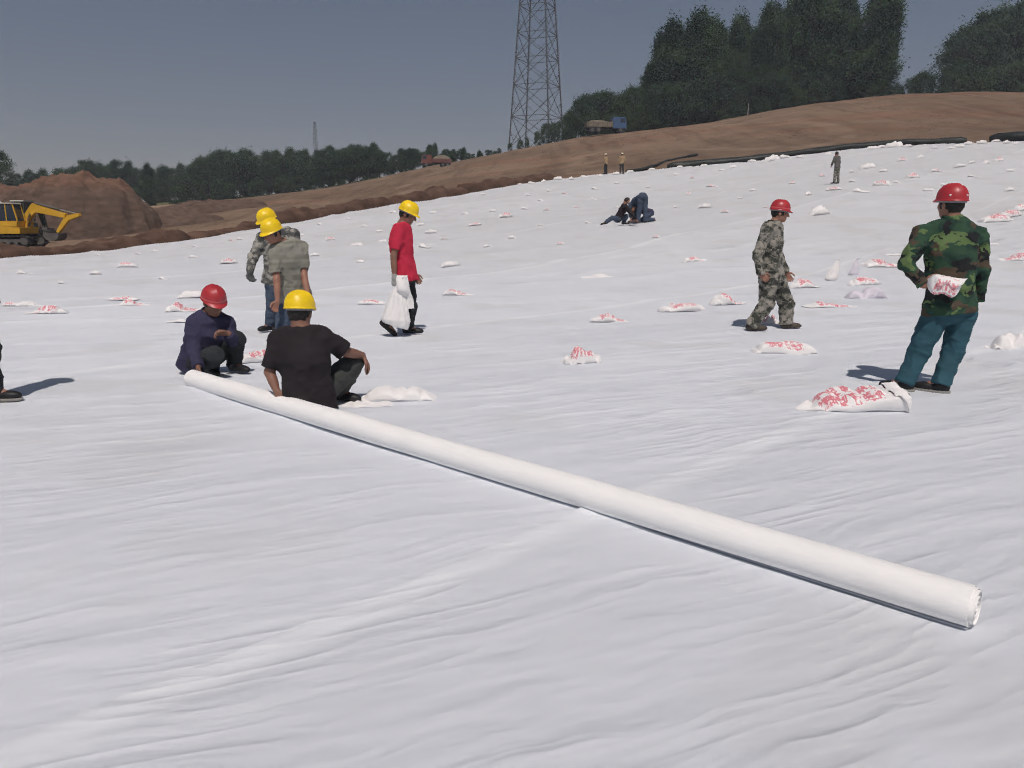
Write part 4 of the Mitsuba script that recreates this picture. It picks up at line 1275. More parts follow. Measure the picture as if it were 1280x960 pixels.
far_plain = [(491, 266, 9), (541, 268, 9), (526, 284, 9), (539, 294, 17), (531, 313, 16), (564, 337, 22), (474, 292, 9), (446, 311, 15), (413, 303, 12), (394, 320, 11), (450, 329, 11), (401, 283, 9), (436, 276, 8), (584, 270, 15), (632, 275, 17), (676, 285, 8),
             (660, 245, 9), (687, 239, 9), (677, 253, 11), (683, 264, 8), (616, 265, 9), (604, 244, 8), (706, 243, 8), (744, 237, 10), (742, 250, 10), (811, 235, 8), (776, 261, 12), (890, 234, 13), (925, 250, 9), (881, 262, 18), (845, 220, 8), (865, 223, 7), (771, 230, 7),
             (990, 231, 10), (1027, 222, 9), (1065, 217, 10), (1084, 212, 20), (1104, 216, 12), (1127, 203, 13), (1075, 242, 20), (1101, 235, 18), (1122, 229, 12), (1141, 224, 18), (1172, 217, 18), (1200, 211, 16), (1234, 206, 14), (1248, 204, 13), (1150, 199, 9), (1024, 270, 28),
             (286, 330, 20), (160, 338, 24), (31, 344, 18), (290, 303, 8), (242, 326, 12), (245, 310, 10), (1180, 232, 10), (1215, 223, 11), (958, 262, 9), (820, 300, 9), (700, 305, 10)]
far_plain += [(300, 300, 9), (352, 300, 9), (375, 296, 9), (455, 285, 9), (478, 305, 10), (505, 330, 11), (555, 300, 10), (610, 310, 11), (640, 302, 10), (655, 262, 9), (720, 262, 9), (735, 280, 10), (845, 262, 10), (860, 245, 8), (905, 268, 11), (940, 240, 9), (1010, 246, 10), (1065, 228, 9), (1160, 240, 12), (1215, 205, 10), (1262, 215, 11), (1262, 240, 14), (120, 345, 14), (80, 360, 14), (205, 352, 14)]
far_print = [(594, 285, 16), (1042, 239, 18)]
edge_bags = [(10, 323, 13), (92, 317, 8), (122, 321, 8), (172, 320, 8), (195, 317, 8), (650, 232, 8), (664, 230, 10), (680, 228, 8), (697, 226, 11), (714, 225, 8), (730, 223, 12), (750, 221, 8), (770, 219, 9), (788, 217, 10), (815, 214, 9), (850, 211, 9), (880, 208, 10), (902, 214, 8), (916, 210, 9), (940, 204, 12),
             (965, 202, 20), (980, 199, 14), (1000, 198, 10), (1035, 194, 8), (1090, 187, 14), (1102, 186, 12), (1117, 186, 22), (1135, 185, 12), (1169, 187, 9), (1190, 187, 10), (1198, 186, 14), (1210, 182, 12), (1227, 181, 14), (1245, 179, 12), (1258, 181, 10), (1270, 182, 10)]
r_ = np.random.default_rng(9)
for px, py, w in far_plain:
    sandbag(px, py, w, ['full', 'crumpled', 'slack', 'crumpled'][r_.integers(4)], 40 + int(r_.integers(3)), [PL, PR[1], PL][r_.integers(3)], float(r_.uniform(-35, 35)), 'small white sandbag lying out on the white slope', 'sandbags scattered over the slope', True, 1.15)
for px, py, w in far_print:
    sandbag(px, py, w, 'full', 44, PR[1], float(r_.uniform(-20, 20)), ['pinkish printed sandbag on the slope right of the red shirt', 'pinkish printed sandbag below the feet of the lone man up the slope'][px > 800], None, True)
for px, py, w in edge_bags:
    sandbag(px, py, w, ['full', 'crumpled'][r_.integers(2)], 40 + int(r_.integers(3)), PL, float(r_.uniform(-30, 30)), 'white sandbag weighing down the far edge of the white cloth', 'sandbags along the edge of the cloth', True, 1.2)

# sack held behind the back
wr = MAN_A_wr
m, uv = bag_mesh(61, 0.30, 0.14, 0.14, 'crumpled', 40, 36)
M = np.eye(4)
M[:3, :3] = np.array([[1, 0, -0.12], [0.05, -0.25, -1], [0.1, 1, -0.3]])
M[:3, 0] = nrm([1, 0.03, -0.08])
M[:3, 1] = nrm(np.cross([0.0, -0.62, -0.78], M[:3, 0]))
M[:3, 2] = np.cross(M[:3, 0], M[:3, 1])
M[:3, 3] = wr + np.array([0.165, -0.05, 0.05])
key = thing('sandbag', 'crumpled white bag with red print held behind the back of the camouflaged man', 'sandbag')
scene[key] = put(m, PR[2], True, uv=uv, to_world=T4(M.tolist()))

# white bag carried by the man in the red shirt: hangs from the gloved hand and widens downwards
def hanging_bag(top, H, seed):
    rings, uvs = [], []
    nk = 64
    ph = np.linspace(0, 2 * np.pi, nk, endpoint=False)
    for i, t in enumerate(np.linspace(0, 1, 40)):
        w = 0.018 + 0.185 * t ** 0.75 * (1 - 0.25 * max(t - 0.85, 0) / 0.15)
        d = 0.016 + 0.085 * t ** 0.9 * (1 - 0.45 * max(t - 0.85, 0) / 0.15)
        pl = 1 + (0.16 * (1 - t) + 0.04) * np.sin(ph * 9 + 3 * np.sin(ph * 2 + seed)) + 0.10 * (meshkit.noise(np.c_[np.cos(ph) * 2, np.sin(ph) * 2, np.full(nk, t * 4)], seed) - 0.5)
        z = -H * t - 0.05 * t * np.cos(ph) * (t ** 4)
        rings.append(top + np.c_[w * np.cos(ph) * pl - 0.045 * t, d * np.sin(ph) * pl, z])
        uvs.append(np.c_[np.full(nk, 0.5), np.full(nk, 0.8)])
    # bunched mouth above the fist
    up = []
    for t in (1.0, 0.6, 0.3):
        up.append(top + np.c_[(0.018 + 0.05 * t) * np.cos(ph) + 0.05 * t, (0.016 + 0.03 * t) * np.sin(ph), 0.09 * t + 0.02 * np.sin(ph * 5)])
    m = loft(up + rings)
    return m


for px, py, hpx, sd, mat, lab, lx in ((1038, 353, 25, 12, PL, near_bags[11][7], 0.10), (1066, 346, 19, 13, LI, near_bags[12][7], 0.03)):
    g = on_ground(px, py)
    Hh = hpx * g[1] / F
    m = hanging_bag(np.array([0, 0, 0.0]), 1.0, sd)
    v = m.vertices * np.array([1.7, 2.2, 1.0]) * Hh
    v[:, 0] = v[:, 0] + (v[:, 2] + Hh) / Hh * lx + 0.03
    v[:, 2] = v[:, 2] + Hh * 1.0
    m = trimesh.Trimesh(v + g, m.faces, process=False)
    m.fix_normals()
    key = thing('sandbag', lab, 'sandbag')
    scene[key] = put(m, mat, True, uv=np.full((len(m.vertices), 2), 0.9))
w = MAN_C_J['wr_r']
top = w + np.array([0.035, -0.005, -0.10])
key = thing('carried_bag', 'plain white bag hanging from the gloved hand of the man in the red shirt', 'bag')
m = hanging_bag(top, 0.50, 3)
m.fix_normals()
scene[key] = put(m, 'm_bag_plain', True, uv=np.full((len(m.vertices), 2), 0.9))
# second bag: tucked flat against his hip
m, uv = bag_mesh(62, 0.42, 0.20, 0.10, 'slack', 36, 30)
M[:3, 0], M[:3, 1], M[:3, 2], M[:3, 3] = nrm([0.12, 0.02, -1]), nrm([1, 0.05, 0.12]), nrm([0.03, -1, 0]), w + np.array([0.125, 0.015, -0.17])
key = thing('carried_bag', 'white sack held flat against the hip of the man in the red shirt', 'bag')
scene[key] = put(m, 'm_bag_plain', True, uv=uv, to_world=T4(M.tolist()))

# ------------------------------------------------------------------ the long black bundles along the upper edge, the cable
def bundle(name, label, catg, pts, r, mat, seed, lumpy=0.25, sink=0.3):
    pts = np.array(pts, float)
    ln = LineString(pts)
    n = max(int(ln.length / max(r * 1.2, 0.25)), 8)
    c = np.array([ln.interpolate(t, True).coords[0] for t in np.linspace(0, 1, n)])
    z = height(c[:, 0], c[:, 1]) + r * (1 - sink)
    c = np.c_[c, z]
    rings = []
    ph = np.linspace(0, 2 * np.pi, 14, endpoint=False)
    for i in range(n):
        t = nrm((c[min(i + 1, n - 1)] - c[max(i - 1, 0)]) * [1, 1, 0])
        s = np.array([t[1], -t[0], 0])
        q = np.c_[np.cos(ph), np.sin(ph)]
        k = 1 + lumpy * (meshkit.fbm(np.c_[q * 1.3, np.full(len(ph), i * 0.25)], 3, seed) - 0.5) * 2
        e = 1.0 if 0 < i < n - 1 else 0.6
        rings.append(c[i] + (s[None] * q[:, :1] * 1.25 + np.array([[0, 0, 1.0]]) * q[:, 1:]) * (r * k * e)[:, None])
    m = loft(rings)
    m.fix_normals()
    key = thing(name, label, catg)
    scene[key] = put(m, mat, 60)


def edge_at(px, off=0.0):
    X = np.interp(px, [e[0] for e in EDGE], edge_xy[:, 0])
    Y = np.interp(px, [e[0] for e in EDGE], edge_xy[:, 1])
    d = nrm([X, Y])
    return [X + d[0] * off, Y + d[1] * off]


bundle('membrane_roll', 'long dark rolled membrane along the upper edge of the white cloth', 'membrane roll', [edge_at(p, 0.7) for p in (834, 900, 960, 1030, 1100, 1160, 1208)], 0.34, 'm_black_sheet', 3, 0.34, 0.5)
bundle('membrane_roll', 'short dark membrane bundle at the right edge beyond the white cloth', 'membrane roll', [edge_at(p, 0.9) for p in (1238, 1260, 1280)] + [[45, 64], [52, 62]], 0.42, 'm_black_sheet', 5, 0.4)
bundle('cable', 'thin black cable trailing up the brown bank beside the two workers', 'cable', [edge_at(782, 0.8), edge_at(800, 1.6), at(835, 200, 82)[:2], at(872, 194, 86)[:2]], 0.13, 'm_black_sheet', 8, 0.5)


# ------------------------------------------------------------------ soil heaps along the left edge, mounds by the excavators
def heap(name, label, catg, group, c, rx, ry, h, seed, mat, ang=0.0, n=40, rough=0.35, power=1.0, feat=1.0, soft=0.16):
    a = np.linspace(-1.25, 1.25, n)
    U, V = np.meshgrid(a, a, indexing='ij')
    P = np.stack([U * feat, V * feat, 0 * U], -1)
    R = np.hypot(U, V) * (1 + 0.35 * (meshkit.fbm(P * 1.6 + seed, 3, seed) - 0.5))
    prof = np.clip(1 - R, 0, 1) ** power
    prof = prof / (prof + soft) * (1 + soft)                         # steep flanks, rounded crest
    Z = h * prof * (1 + rough * 1.6 * (meshkit.fbm(P * 3.2 + 4 + seed, 4, seed + 1) - 0.5)) + h * 0.10 * (meshkit.fbm(P * 9 + seed, 2, seed + 2) - 0.5) * (prof > 0.02)
    ca, sa = math.cos(ang), math.sin(ang)
    X = c[0] + ca * U * rx - sa * V * ry
    Y = c[1] + sa * U * rx + ca * V * ry
    Z = np.where(prof > 0.001, Z - 0.12, -0.4) + height(X, Y)
    I = np.arange(n * n).reshape(n, n)
    q = np.stack([I[:-1, :-1], I[1:, :-1], I[1:, 1:], I[:-1, 1:]], -1).reshape(-1, 4)
    m = trimesh.Trimesh(np.c_[X.ravel(), Y.ravel(), Z.ravel()], np.vstack([q[:, [0, 1, 2]], q[:, [0, 2, 3]]]), process=False)
    key = thing(name, label, catg, group)
    scene[key] = put(m, mat, True)


ei = 0
el = LineString(edge_xy[:7])
t = 0.5
while t < el.length - 6:
    p, p2 = np.array(el.interpolate(t).coords[0]), np.array(el.interpolate(t + 0.5).coords[0])
    d = nrm(p2 - p)
    nrm_out = np.array([-d[1], d[0]])
    big = 1.25 if t < 12 else 1.0
    hk = 0.62 if t < 16 else 0.95
    heap('soil_heap', ['low dark heap of soil between the cloth and the excavators', 'dark reddish heap of soil in the row along the left edge of the cloth', 'small far heap of soil at the upper end of the row along the cloth'][0 if t < 14 else 1 if t < 32 else 2], 'soil heap', ['soil heaps below the excavators', 'soil heaps along the cloth edge', 'far soil heaps along the cloth edge'][0 if t < 14 else 1 if t < 32 else 2], p + nrm_out * 1.0 * big, 1.5 * big * rng.uniform(.9, 1.2), 0.95 * big, 0.80 * big * hk * rng.uniform(.75, 1.2), 200 + ei, 'm_heap', math.atan2(d[1], d[0]), 34)
    t += 1.95 * big * rng.uniform(.8, 1.15)
    ei += 1
c = at(93, 275, 80)
heap('dirt_mound', 'tall mound of brown earth with reddish top behind the yellow excavator', 'mound', None, c[:2] + [0, 0], 7.6, 5.5, 5.5, 31, 'm_mound', 0.1, 130, 0.30, 0.9, 1.5, 0.28)
c = at(190, 285, 84)
heap('dirt_mound', 'long low tail of brown earth right of the tall mound', 'mound', None, c[:2], 7.0, 4.0, 1.6, 37, 'm_mound', 0.1, 80, 0.5, 1.0, 1.6, 0.5)
c = at(-10, 270, 92)
heap('dirt_mound', 'reddish mound of earth at the left edge behind the excavator cab', 'mound', None, c[:2], 8.0, 5.0, 4.9, 41, 'm_mound', 0.0, 80, 0.4, 1.0, 1.4, 0.5)
c = at(255, 272, 98)
heap('dirt_mound', 'flat dark bank of earth below the tan field', 'mound', None, c[:2], 7.5, 3.0, 1.3, 43, 'm_mound', 0.12, 70, 0.6, 1.0, 1.8)


# ------------------------------------------------------------------ excavators
def excavator(label, base, heading, boom, stick, scale=1.0, cab_mat='m_machine_yellow', body_mat='m_machine_yellow'):
    """x points to the front; boom: (foot, knee, tip), stick: (rear end, pivot, foot) in the xz plane"""
    key = thing('excavator', label, 'excavator')
    R = T4().translate(list(map(float, base))).rotate([0, 0, 1], math.degrees(heading)).scale(scale)

    def p(parent, name, m, mat, smooth=False, lab=None):
        return part(parent, name, put(m, mat, smooth, to_world=R), lab)

    def arm(a, b, wa, wb, y, yc=0.0):
        a, b = np.array(a, float), np.array(b, float)
        d = nrm(b - a)
        n = np.array([-d[1], d[0]])
        return extrude_xz([a + n * wa / 2, b + n * wb / 2, b - n * wb / 2, a - n * wa / 2], yc - y / 2, yc + y / 2)
    for sy in (-1, 1):
        ln = LineString([(-3.35, 0.36), (-0.5, 0.36)]).buffer(0.36)
        inner = LineString([(-3.35, 0.36), (-0.5, 0.36)]).buffer(0.29)
        yc = sy * 1.0
        m = trimesh.creation.extrude_polygon(ln.difference(inner), 0.5, engine='earcut')
        v = m.vertices
        m = trimesh.Trimesh(np.c_[v[:, 0], yc + 0.25 - v[:, 2], v[:, 1]], m.faces, process=False)
        m.fix_normals()
        tr = p(key, 'track', m, 'm_steel_dark')
        for i in range(22):
            q = ln.exterior.interpolate(i / 22, True)
            q2 = ln.exterior.interpolate(i / 22 + 0.004, True)
            p(tr, 'track_pad', bar([q.x, yc - .27, q.y], [q.x, yc + .27, q.y], 0.20, 0.05, up=(q2.x - q.x, 0, q2.y - q.y)), 'm_steel_dark')
        for x, r in ((-3.35, .28), (-0.5, .28), (-2.75, .15), (-2.2, .15), (-1.65, .15), (-1.1, .15)):
            p(tr, 'wheel', rod([x, yc - .2, .36 if r > .2 else .22], [x, yc + .2, .36 if r > .2 else .22], r, 18), 'm_steel_mid', 40)
        p(tr, 'side_frame', bar([-3.2, yc, .38], [-.6, yc, .38], 0.3, 0.2), 'm_steel_mid')
    p(key, 'undercarriage', bar([-2.4, 0, .55], [-1.4, 0, .55], 1.5, 0.4), 'm_steel_dark')
    p(key, 'turntable', rod([-1.95, 0, .66], [-1.95, 0, .86], 0.6, 24), 'm_steel_dark', 40)
    body = extrude_xz([(-4.3, .98), (-4.1, .86), (-0.75, .86), (-0.72, 1.3), (-2.1, 1.36), (-2.3, 1.95), (-4.15, 1.9), (-4.4, 1.6)], -1.15, 1.15)
    bk = p(key, 'upper_body', body, body_mat)
    p(bk, 'engine_cover', extrude_xz([(-4.1, 1.9), (-4.0, 2.12), (-2.6, 2.12), (-2.5, 1.9)], -1.0, .9), body_mat)
    p(bk, 'exhaust_pipe', rod([-3.2, .4, 2.1], [-3.2, .4, 2.6], .07), 'm_steel_dark', 40)
    p(bk, 'counterweight', extrude_xz([(-4.75, 1.1), (-4.4, .9), (-4.3, 1.75), (-4.6, 1.75)], -1.2, 1.2), body_mat)
    # cab: posts, roof, panes
    ck = p(key, 'cab', extrude_xz([(-2.25, 1.36), (-0.95, 1.36), (-0.85, 1.75), (-2.25, 1.75)], -1.12, -0.15), cab_mat)
    for x0, x1 in ((-2.25, -2.22), (-1.6, -1.6), (-0.85, -1.08)):
        for y in (-1.09, -0.18):
            p(ck, 'post', bar([x0, y, 1.75], [x1, y, 2.92], 0.07), cab_mat)
    p(ck, 'roof', extrude_xz([(-2.32, 2.92), (-1.0, 2.92), (-1.05, 3.02), (-2.27, 3.02)], -1.16, -0.12), 'm_cab_white')
    p(ck, 'windscreen', extrude_xz([(-0.87, 1.76), (-1.09, 2.91), (-1.11, 2.91), (-0.89, 1.76)], -1.05, -0.22), 'm_glass_dark')
    p(ck, 'side_window', extrude_xz([(-2.2, 1.77), (-1.64, 1.77), (-1.64, 2.9), (-2.19, 2.9)], -1.10, -1.07), 'm_glass_dark')
    p(ck, 'side_window', extrude_xz([(-1.56, 1.77), (-0.90, 1.77), (-1.10, 2.9), (-1.56, 2.9)], -1.10, -1.07), 'm_glass_dark')
    p(ck, 'side_window', extrude_xz([(-2.2, 1.77), (-0.9, 1.77), (-1.10, 2.9), (-2.19, 2.9)], -0.20, -0.17), 'm_glass_dark')
    p(ck, 'rear_window', bar([-2.24, -1.0, 2.33], [-2.24, -.25, 2.33], 0.02, 1.1, up=(1, 0, 0)), 'm_glass_dark')
    # boom, stick, rams
    (f0, kn, tp), (sr, pv, sf) = boom, stick
    f0, kn, tp, sr, pv, sf = (np.array(q, float) for q in (f0, kn, tp, sr, pv, sf))
    d1, d2 = nrm(kn - f0), nrm(tp - kn)
    n1, n2 = np.array([-d1[1], d1[0]]), np.array([-d2[1], d2[0]])
    nm = nrm(n1 + n2)
    if np.cross(np.r_[d1, 0], np.r_[d2, 0])[2] > 0:
        pass
    bm = extrude_xz([f0 + n1 * .18, kn + nm * .34, tp + n2 * .15, tp - n2 * .15, kn - nm * .30, f0 - n1 * .18], -.05, .36)
    bo = p(key, 'boom', bm, body_mat)
    y3 = 0.15
    ram0, ram1 = f0 + np.array([.35, -.35]) * (1 if tp[0] > f0[0] else 1), kn * .75 + f0 * .25 - nm * .1
    mid = (ram0 + ram1) / 2
    for y in (-0.16, 0.46):
        rk = p(bo, 'hydraulic_ram', rod([ram0[0], y, ram0[1]], [mid[0], y, mid[1]], .085), 'm_machine_yellow', 40)
        p(rk[:rk.rfind('__')] if False else bo, 'ram_rod', rod([mid[0], y, mid[1]], [ram1[0], y, ram1[1]], .05), 'm_chrome', 40)
    ra, rb = kn + nm * .42 + d2 * .2, sr
    rm = ra + (rb - ra) * .55
    p(bo, 'hydraulic_ram', rod([ra[0], y3, ra[1]], [rm[0], y3, rm[1]], .09), 'm_steel_mid', 40)
    p(bo, 'ram_rod', rod([rm[0], y3, rm[1]], [rb[0], y3, rb[1]], .05), 'm_chrome', 40)
    sk = p(key, 'stick', cat([arm(sr, pv, .22, .36, .34, y3), arm(pv, sf, .36, .20, .34, y3)]), body_mat)
    # bucket hangs from the stick foot, curled towards the machine
    ds = nrm(sf - pv)
    c = sf + np.array([-.12, -.25])
    th = np.linspace(-0.3, np.pi * 1.05, 12)
    arc = [c + np.array([-.62 * math.cos(a) * .9 - .12, -.48 * math.sin(a) + .1]) for a in th]
    arc_in = [c + np.array([-.57 * math.cos(a) * .9 - .12, -.43 * math.sin(a) + .1]) for a in th[::-1]]
    bu = p(key, 'bucket', cat([extrude_xz(arc + arc_in, -.40, .70)] + [extrude_xz(arc, y, y + .03) for y in (-.43, .70)]), 'm_steel_mid')
    for i in range(5):
        y = -.35 + i * .24
        e = arc[0]
        p(bu, 'tooth', bar([e[0], y, e[1]], [e[0] + .03, y, e[1] + .16], .08, .05), 'm_steel_mid')
    p(sk, 'bucket_link', bar([pv[0] * .4 + sf[0] * .6 - .1, y3, pv[1] * .4 + sf[1] * .6], [c[0] - .25, y3, c[1] + .15], .08), 'm_steel_dark')


g = at(52, 308, 58)
excavator('yellow excavator at the left edge with its arm and bucket reaching right', (g[0], g[1], float(height(g[0], g[1])) + .05), 0.0, ((-1.25, 1.55), (-.25, 2.65), (1.95, 2.1)), ((2.95, 2.2), (2.05, 1.95), (1.25, .95)))
g = at(38, 296, 68)
excavator('dark green machine standing behind the yellow excavator, seen from the rear', (g[0], g[1], float(height(g[0], g[1])) + .25), math.pi / 2, ((-1.25, 1.55), (-.2, 2.6), (2.0, 2.2)), ((2.3, 2.4), (2.1, 2.1), (2.5, .9)), 1.05, 'm_cab_green', 'm_cab_green')
g = at(-26, 306, 63)
excavator('second yellow excavator mostly outside the left edge, only its boom showing', (g[0], g[1], float(height(g[0], g[1])) + .1), 0.0, ((-1.25, 1.55), (.3, 3.8), (2.3, 2.7)), ((2.6, 3.0), (2.35, 2.7), (1.4, 1.1)))


# ------------------------------------------------------------------ lorries on the crest
def lorry(label, base, heading, cab_mat, load_h, scale=1.0):
    key = thing('lorry', label, 'lorry')
    R = T4().translate(list(map(float, base))).rotate([0, 0, 1], math.degrees(heading)).scale(scale)

    def p(parent, name, m, mat, smooth=False):
        return part(parent, name, put(m, mat, smooth, to_world=R))
    p(key, 'chassis', bar([-3.4, 0, .75], [3.2, 0, .75], .9, .25), 'm_steel_dark')
    ca = p(key, 'cab', extrude_xz([(1.05, .75), (3.35, .75), (3.4, 1.6), (3.15, 2.6), (1.05, 2.65)], -1.15, 1.15), cab_mat)
    p(ca, 'windscreen', extrude_xz([(3.41, 1.68), (3.20, 2.48), (3.18, 2.48), (3.37, 1.68)], -1.0, 1.0), 'm_glass_dark')
    for y in (-1.16, 1.14):
        p(ca, 'side_window', extrude_xz([(2.3, 1.7), (3.2, 1.7), (3.05, 2.4), (2.3, 2.4)], y, y + .02), 'm_glass_dark')
        p(ca, 'headlight', rod([3.36, y * .75, 1.0], [3.42, y * .75, 1.0], .12), 'm_rivet')
    p(ca, 'bumper', bar([3.45, -1.1, .62], [3.45, 1.1, .62], .12, .25), 'm_steel_mid')
    bd = p(key, 'cargo_bed', cat([bar([-3.5, 0, 1.0], [.95, 0, 1.0], 2.3, .12), bar([-3.5, -1.15, 1.4], [.95, -1.15, 1.4], .06, .8), bar([-3.5, 1.15, 1.4], [.95, 1.15, 1.4], .06, .8), bar([.95, -1.15, 1.5], [.95, 1.15, 1.5], .06, 1.0), bar([-3.5, -1.15, 1.4], [-3.5, 1.15, 1.4], .06, .8)]), cab_mat if load_h > 0.5 else 'm_load')
    for i in range(6):
        for y in (-1.2, 1.2):
            p(bd, 'bed_rib', bar([-3.3 + i * .82, y, 1.05], [-3.3 + i * .82, y, 1.78], .08), 'm_steel_mid')
    n = 14
    a = np.linspace(-1, 1, n)
    U, V = np.meshgrid(a, a, indexing='ij')
    Z = 1.2 + .55 + load_h * np.clip(1 - np.abs(U) ** 3, 0, 1) * np.clip(1 - np.abs(V) ** 3, 0, 1) * (0.7 + .6 * meshkit.fbm(np.stack([U * 2, V * 2, 0 * U], -1), 3, 5))
    I = np.arange(n * n).reshape(n, n)
    q = np.stack([I[:-1, :-1], I[1:, :-1], I[1:, 1:], I[:-1, 1:]], -1).reshape(-1, 4)
    p(bd, 'load', trimesh.Trimesh(np.c_[-1.3 + U.ravel() * 2.15, V.ravel() * 1.1, Z.ravel()], np.vstack([q[:, [0, 1, 2]], q[:, [0, 2, 3]]]), process=False), 'm_load', True)
    for x in (2.4, -1.5, -2.6):
        for y in (-1.0, 1.0):
            w = p(key, 'wheel', rod([x, y - .14, .48], [x, y + .14, .48], .48, 22), 'm_steel_dark', 40)
            p(w, 'rim', rod([x, y - .15, .48], [x, y + .15, .48], .25, 16), 'm_steel_mid', 40)


def seat(px, py, Y):
    g = at(px, py, Y)
    return np.array([g[0], g[1], float(height(g[0], g[1]))])


g = seat(757, 166, 143)
lorry('blue lorry with tan load parked on the crest of the bank by the trees', (g[0], g[1], g[2] + .05), 0.12, 'm_truck_blue', 0.35)
g = seat(545, 208, 152)
lorry('reddish brown loaded lorry on the crest in front of the distant trees', (g[0], g[1], g[2] + .3), math.pi + .2, 'm_truck_red', 0.9, 0.8)


# ------------------------------------------------------------------ lattice towers
def lattice(label, base, R0, taper, Hh, levels, ang, leg_w, brace_w, arms=()):
    key = thing('lattice_tower', label, 'tower')
    zs = np.array(levels)

    def corner(k, z):
        r = R0 * (1 - (1 - taper) * z / Hh)
        a = ang + k * np.pi / 2
        return np.asarray(base) + np.array([r * math.cos(a), r * math.sin(a), z])
    for k in range(4):
        part(key, 'leg', put(bar(corner(k, 0), corner(k, Hh), leg_w), 'm_lattice'))
    for k in range(4):
        for i in range(len(zs) - 1):
            a0, b0, a1, b1 = corner(k, zs[i]), corner(k + 1, zs[i]), corner(k, zs[i + 1]), corner(k + 1, zs[i + 1])
            part(key, 'cross_brace', put(bar(a0, b1, brace_w), 'm_lattice'))
            part(key, 'cross_brace', put(bar(b0, a1, brace_w), 'm_lattice'))
            part(key, 'horizontal_brace', put(bar(a1, b1, brace_w * 1.1), 'm_lattice'))
            ma, mb = (a0 + a1) / 2, (b0 + b1) / 2
            xm = (a0 + b1) / 2
            part(key, 'stay', put(bar(ma, (a0 * 3 + b1) / 4, brace_w * .7), 'm_lattice'))
            part(key, 'stay', put(bar(mb, (b0 * 3 + a1) / 4, brace_w * .7), 'm_lattice'))
    for z, L in arms:
        c = np.asarray(base) + np.array([0, 0, z])
        for s in (-1, 1):
            tip = c + np.array([math.cos(ang + .78), math.sin(ang + .78), 0]) * s * L
            ms = [bar(corner(k, z), tip, brace_w * 1.2) for k in range(4)] + [bar(corner(k, z + 2.0), tip, brace_w) for k in range(4)]
            ak = part(key, 'cross_arm', put(cat(ms), 'm_lattice'))
            part(ak, 'insulator', put(rod(tip, tip - np.array([0, 0, 2.2]), .12, 8), 'm_rivet'))
    return key


g = seat(671, 172, 172)
lattice('tall grey steel lattice pylon rising out of the top of the picture', (g[0], g[1], g[2] - .3), 6.25, 0.22, 58, [0, 6.2, 12.4, 17.6, 22.4, 27.6, 32.4, 37, 41, 45, 49, 53, 57], math.radians(21.5), 0.22, 0.10, ((43, 8), (49, 9.5), (55, 7)))
g = at(395, 190, 420)
MAST = lattice('small distant lattice mast above the line of trees', (g[0], g[1], float(height(np.clip(g[0], -260, 150), 250)) - 2), 1.7, 0.35, at(395, 152, 420)[2] - float(height(-100, 250)) + 2, list(np.linspace(0, 27, 10)), 0.5, 0.20, 0.12)
# far pale building between the trees
g = at(178, 252, 330)
key = thing('building', 'small pale building seen through the gap in the distant trees', 'building')
z0 = float(height(-150, 250)) - 3
zt = at(178, 217, 330)[2]
part(key, 'wall', put(bar([g[0], 330, z0], [g[0], 330, zt - .8], 4.2, 6), 'm_wall_pale'))
part(key, 'roof', put(trimesh.Trimesh([[g[0] - 2.4, 326.6, zt - .8], [g[0] + 2.4, 326.6, zt - .8], [g[0] + 2.4, 333.4, zt - .8], [g[0] - 2.4, 333.4, zt - .8], [g[0] - 2.4, 330, zt + .6], [g[0] + 2.4, 330, zt + .6]],
     [[0, 1, 5], [0, 5, 4], [2, 3, 4], [2, 4, 5], [0, 4, 3], [1, 2, 5]], process=False), 'm_wall_pale'))
part(key, 'window', put(bar([g[0] - .6, 326.98, zt - 2.4], [g[0] + .6, 326.98, zt - 2.4], .06, 1.2, up=(0, 1, 0)), 'm_glass_dark'))
# thin white marker pole on the crest
g = seat(935, 140, 139)
key = thing('marker_pole', 'thin white pole standing on the crest in front of the poplars', 'pole')
scene[key] = put(rod([g[0], g[1], g[2] - .3], [g[0], g[1], g[2] + 1.9], .035, 8), 'm_rivet')


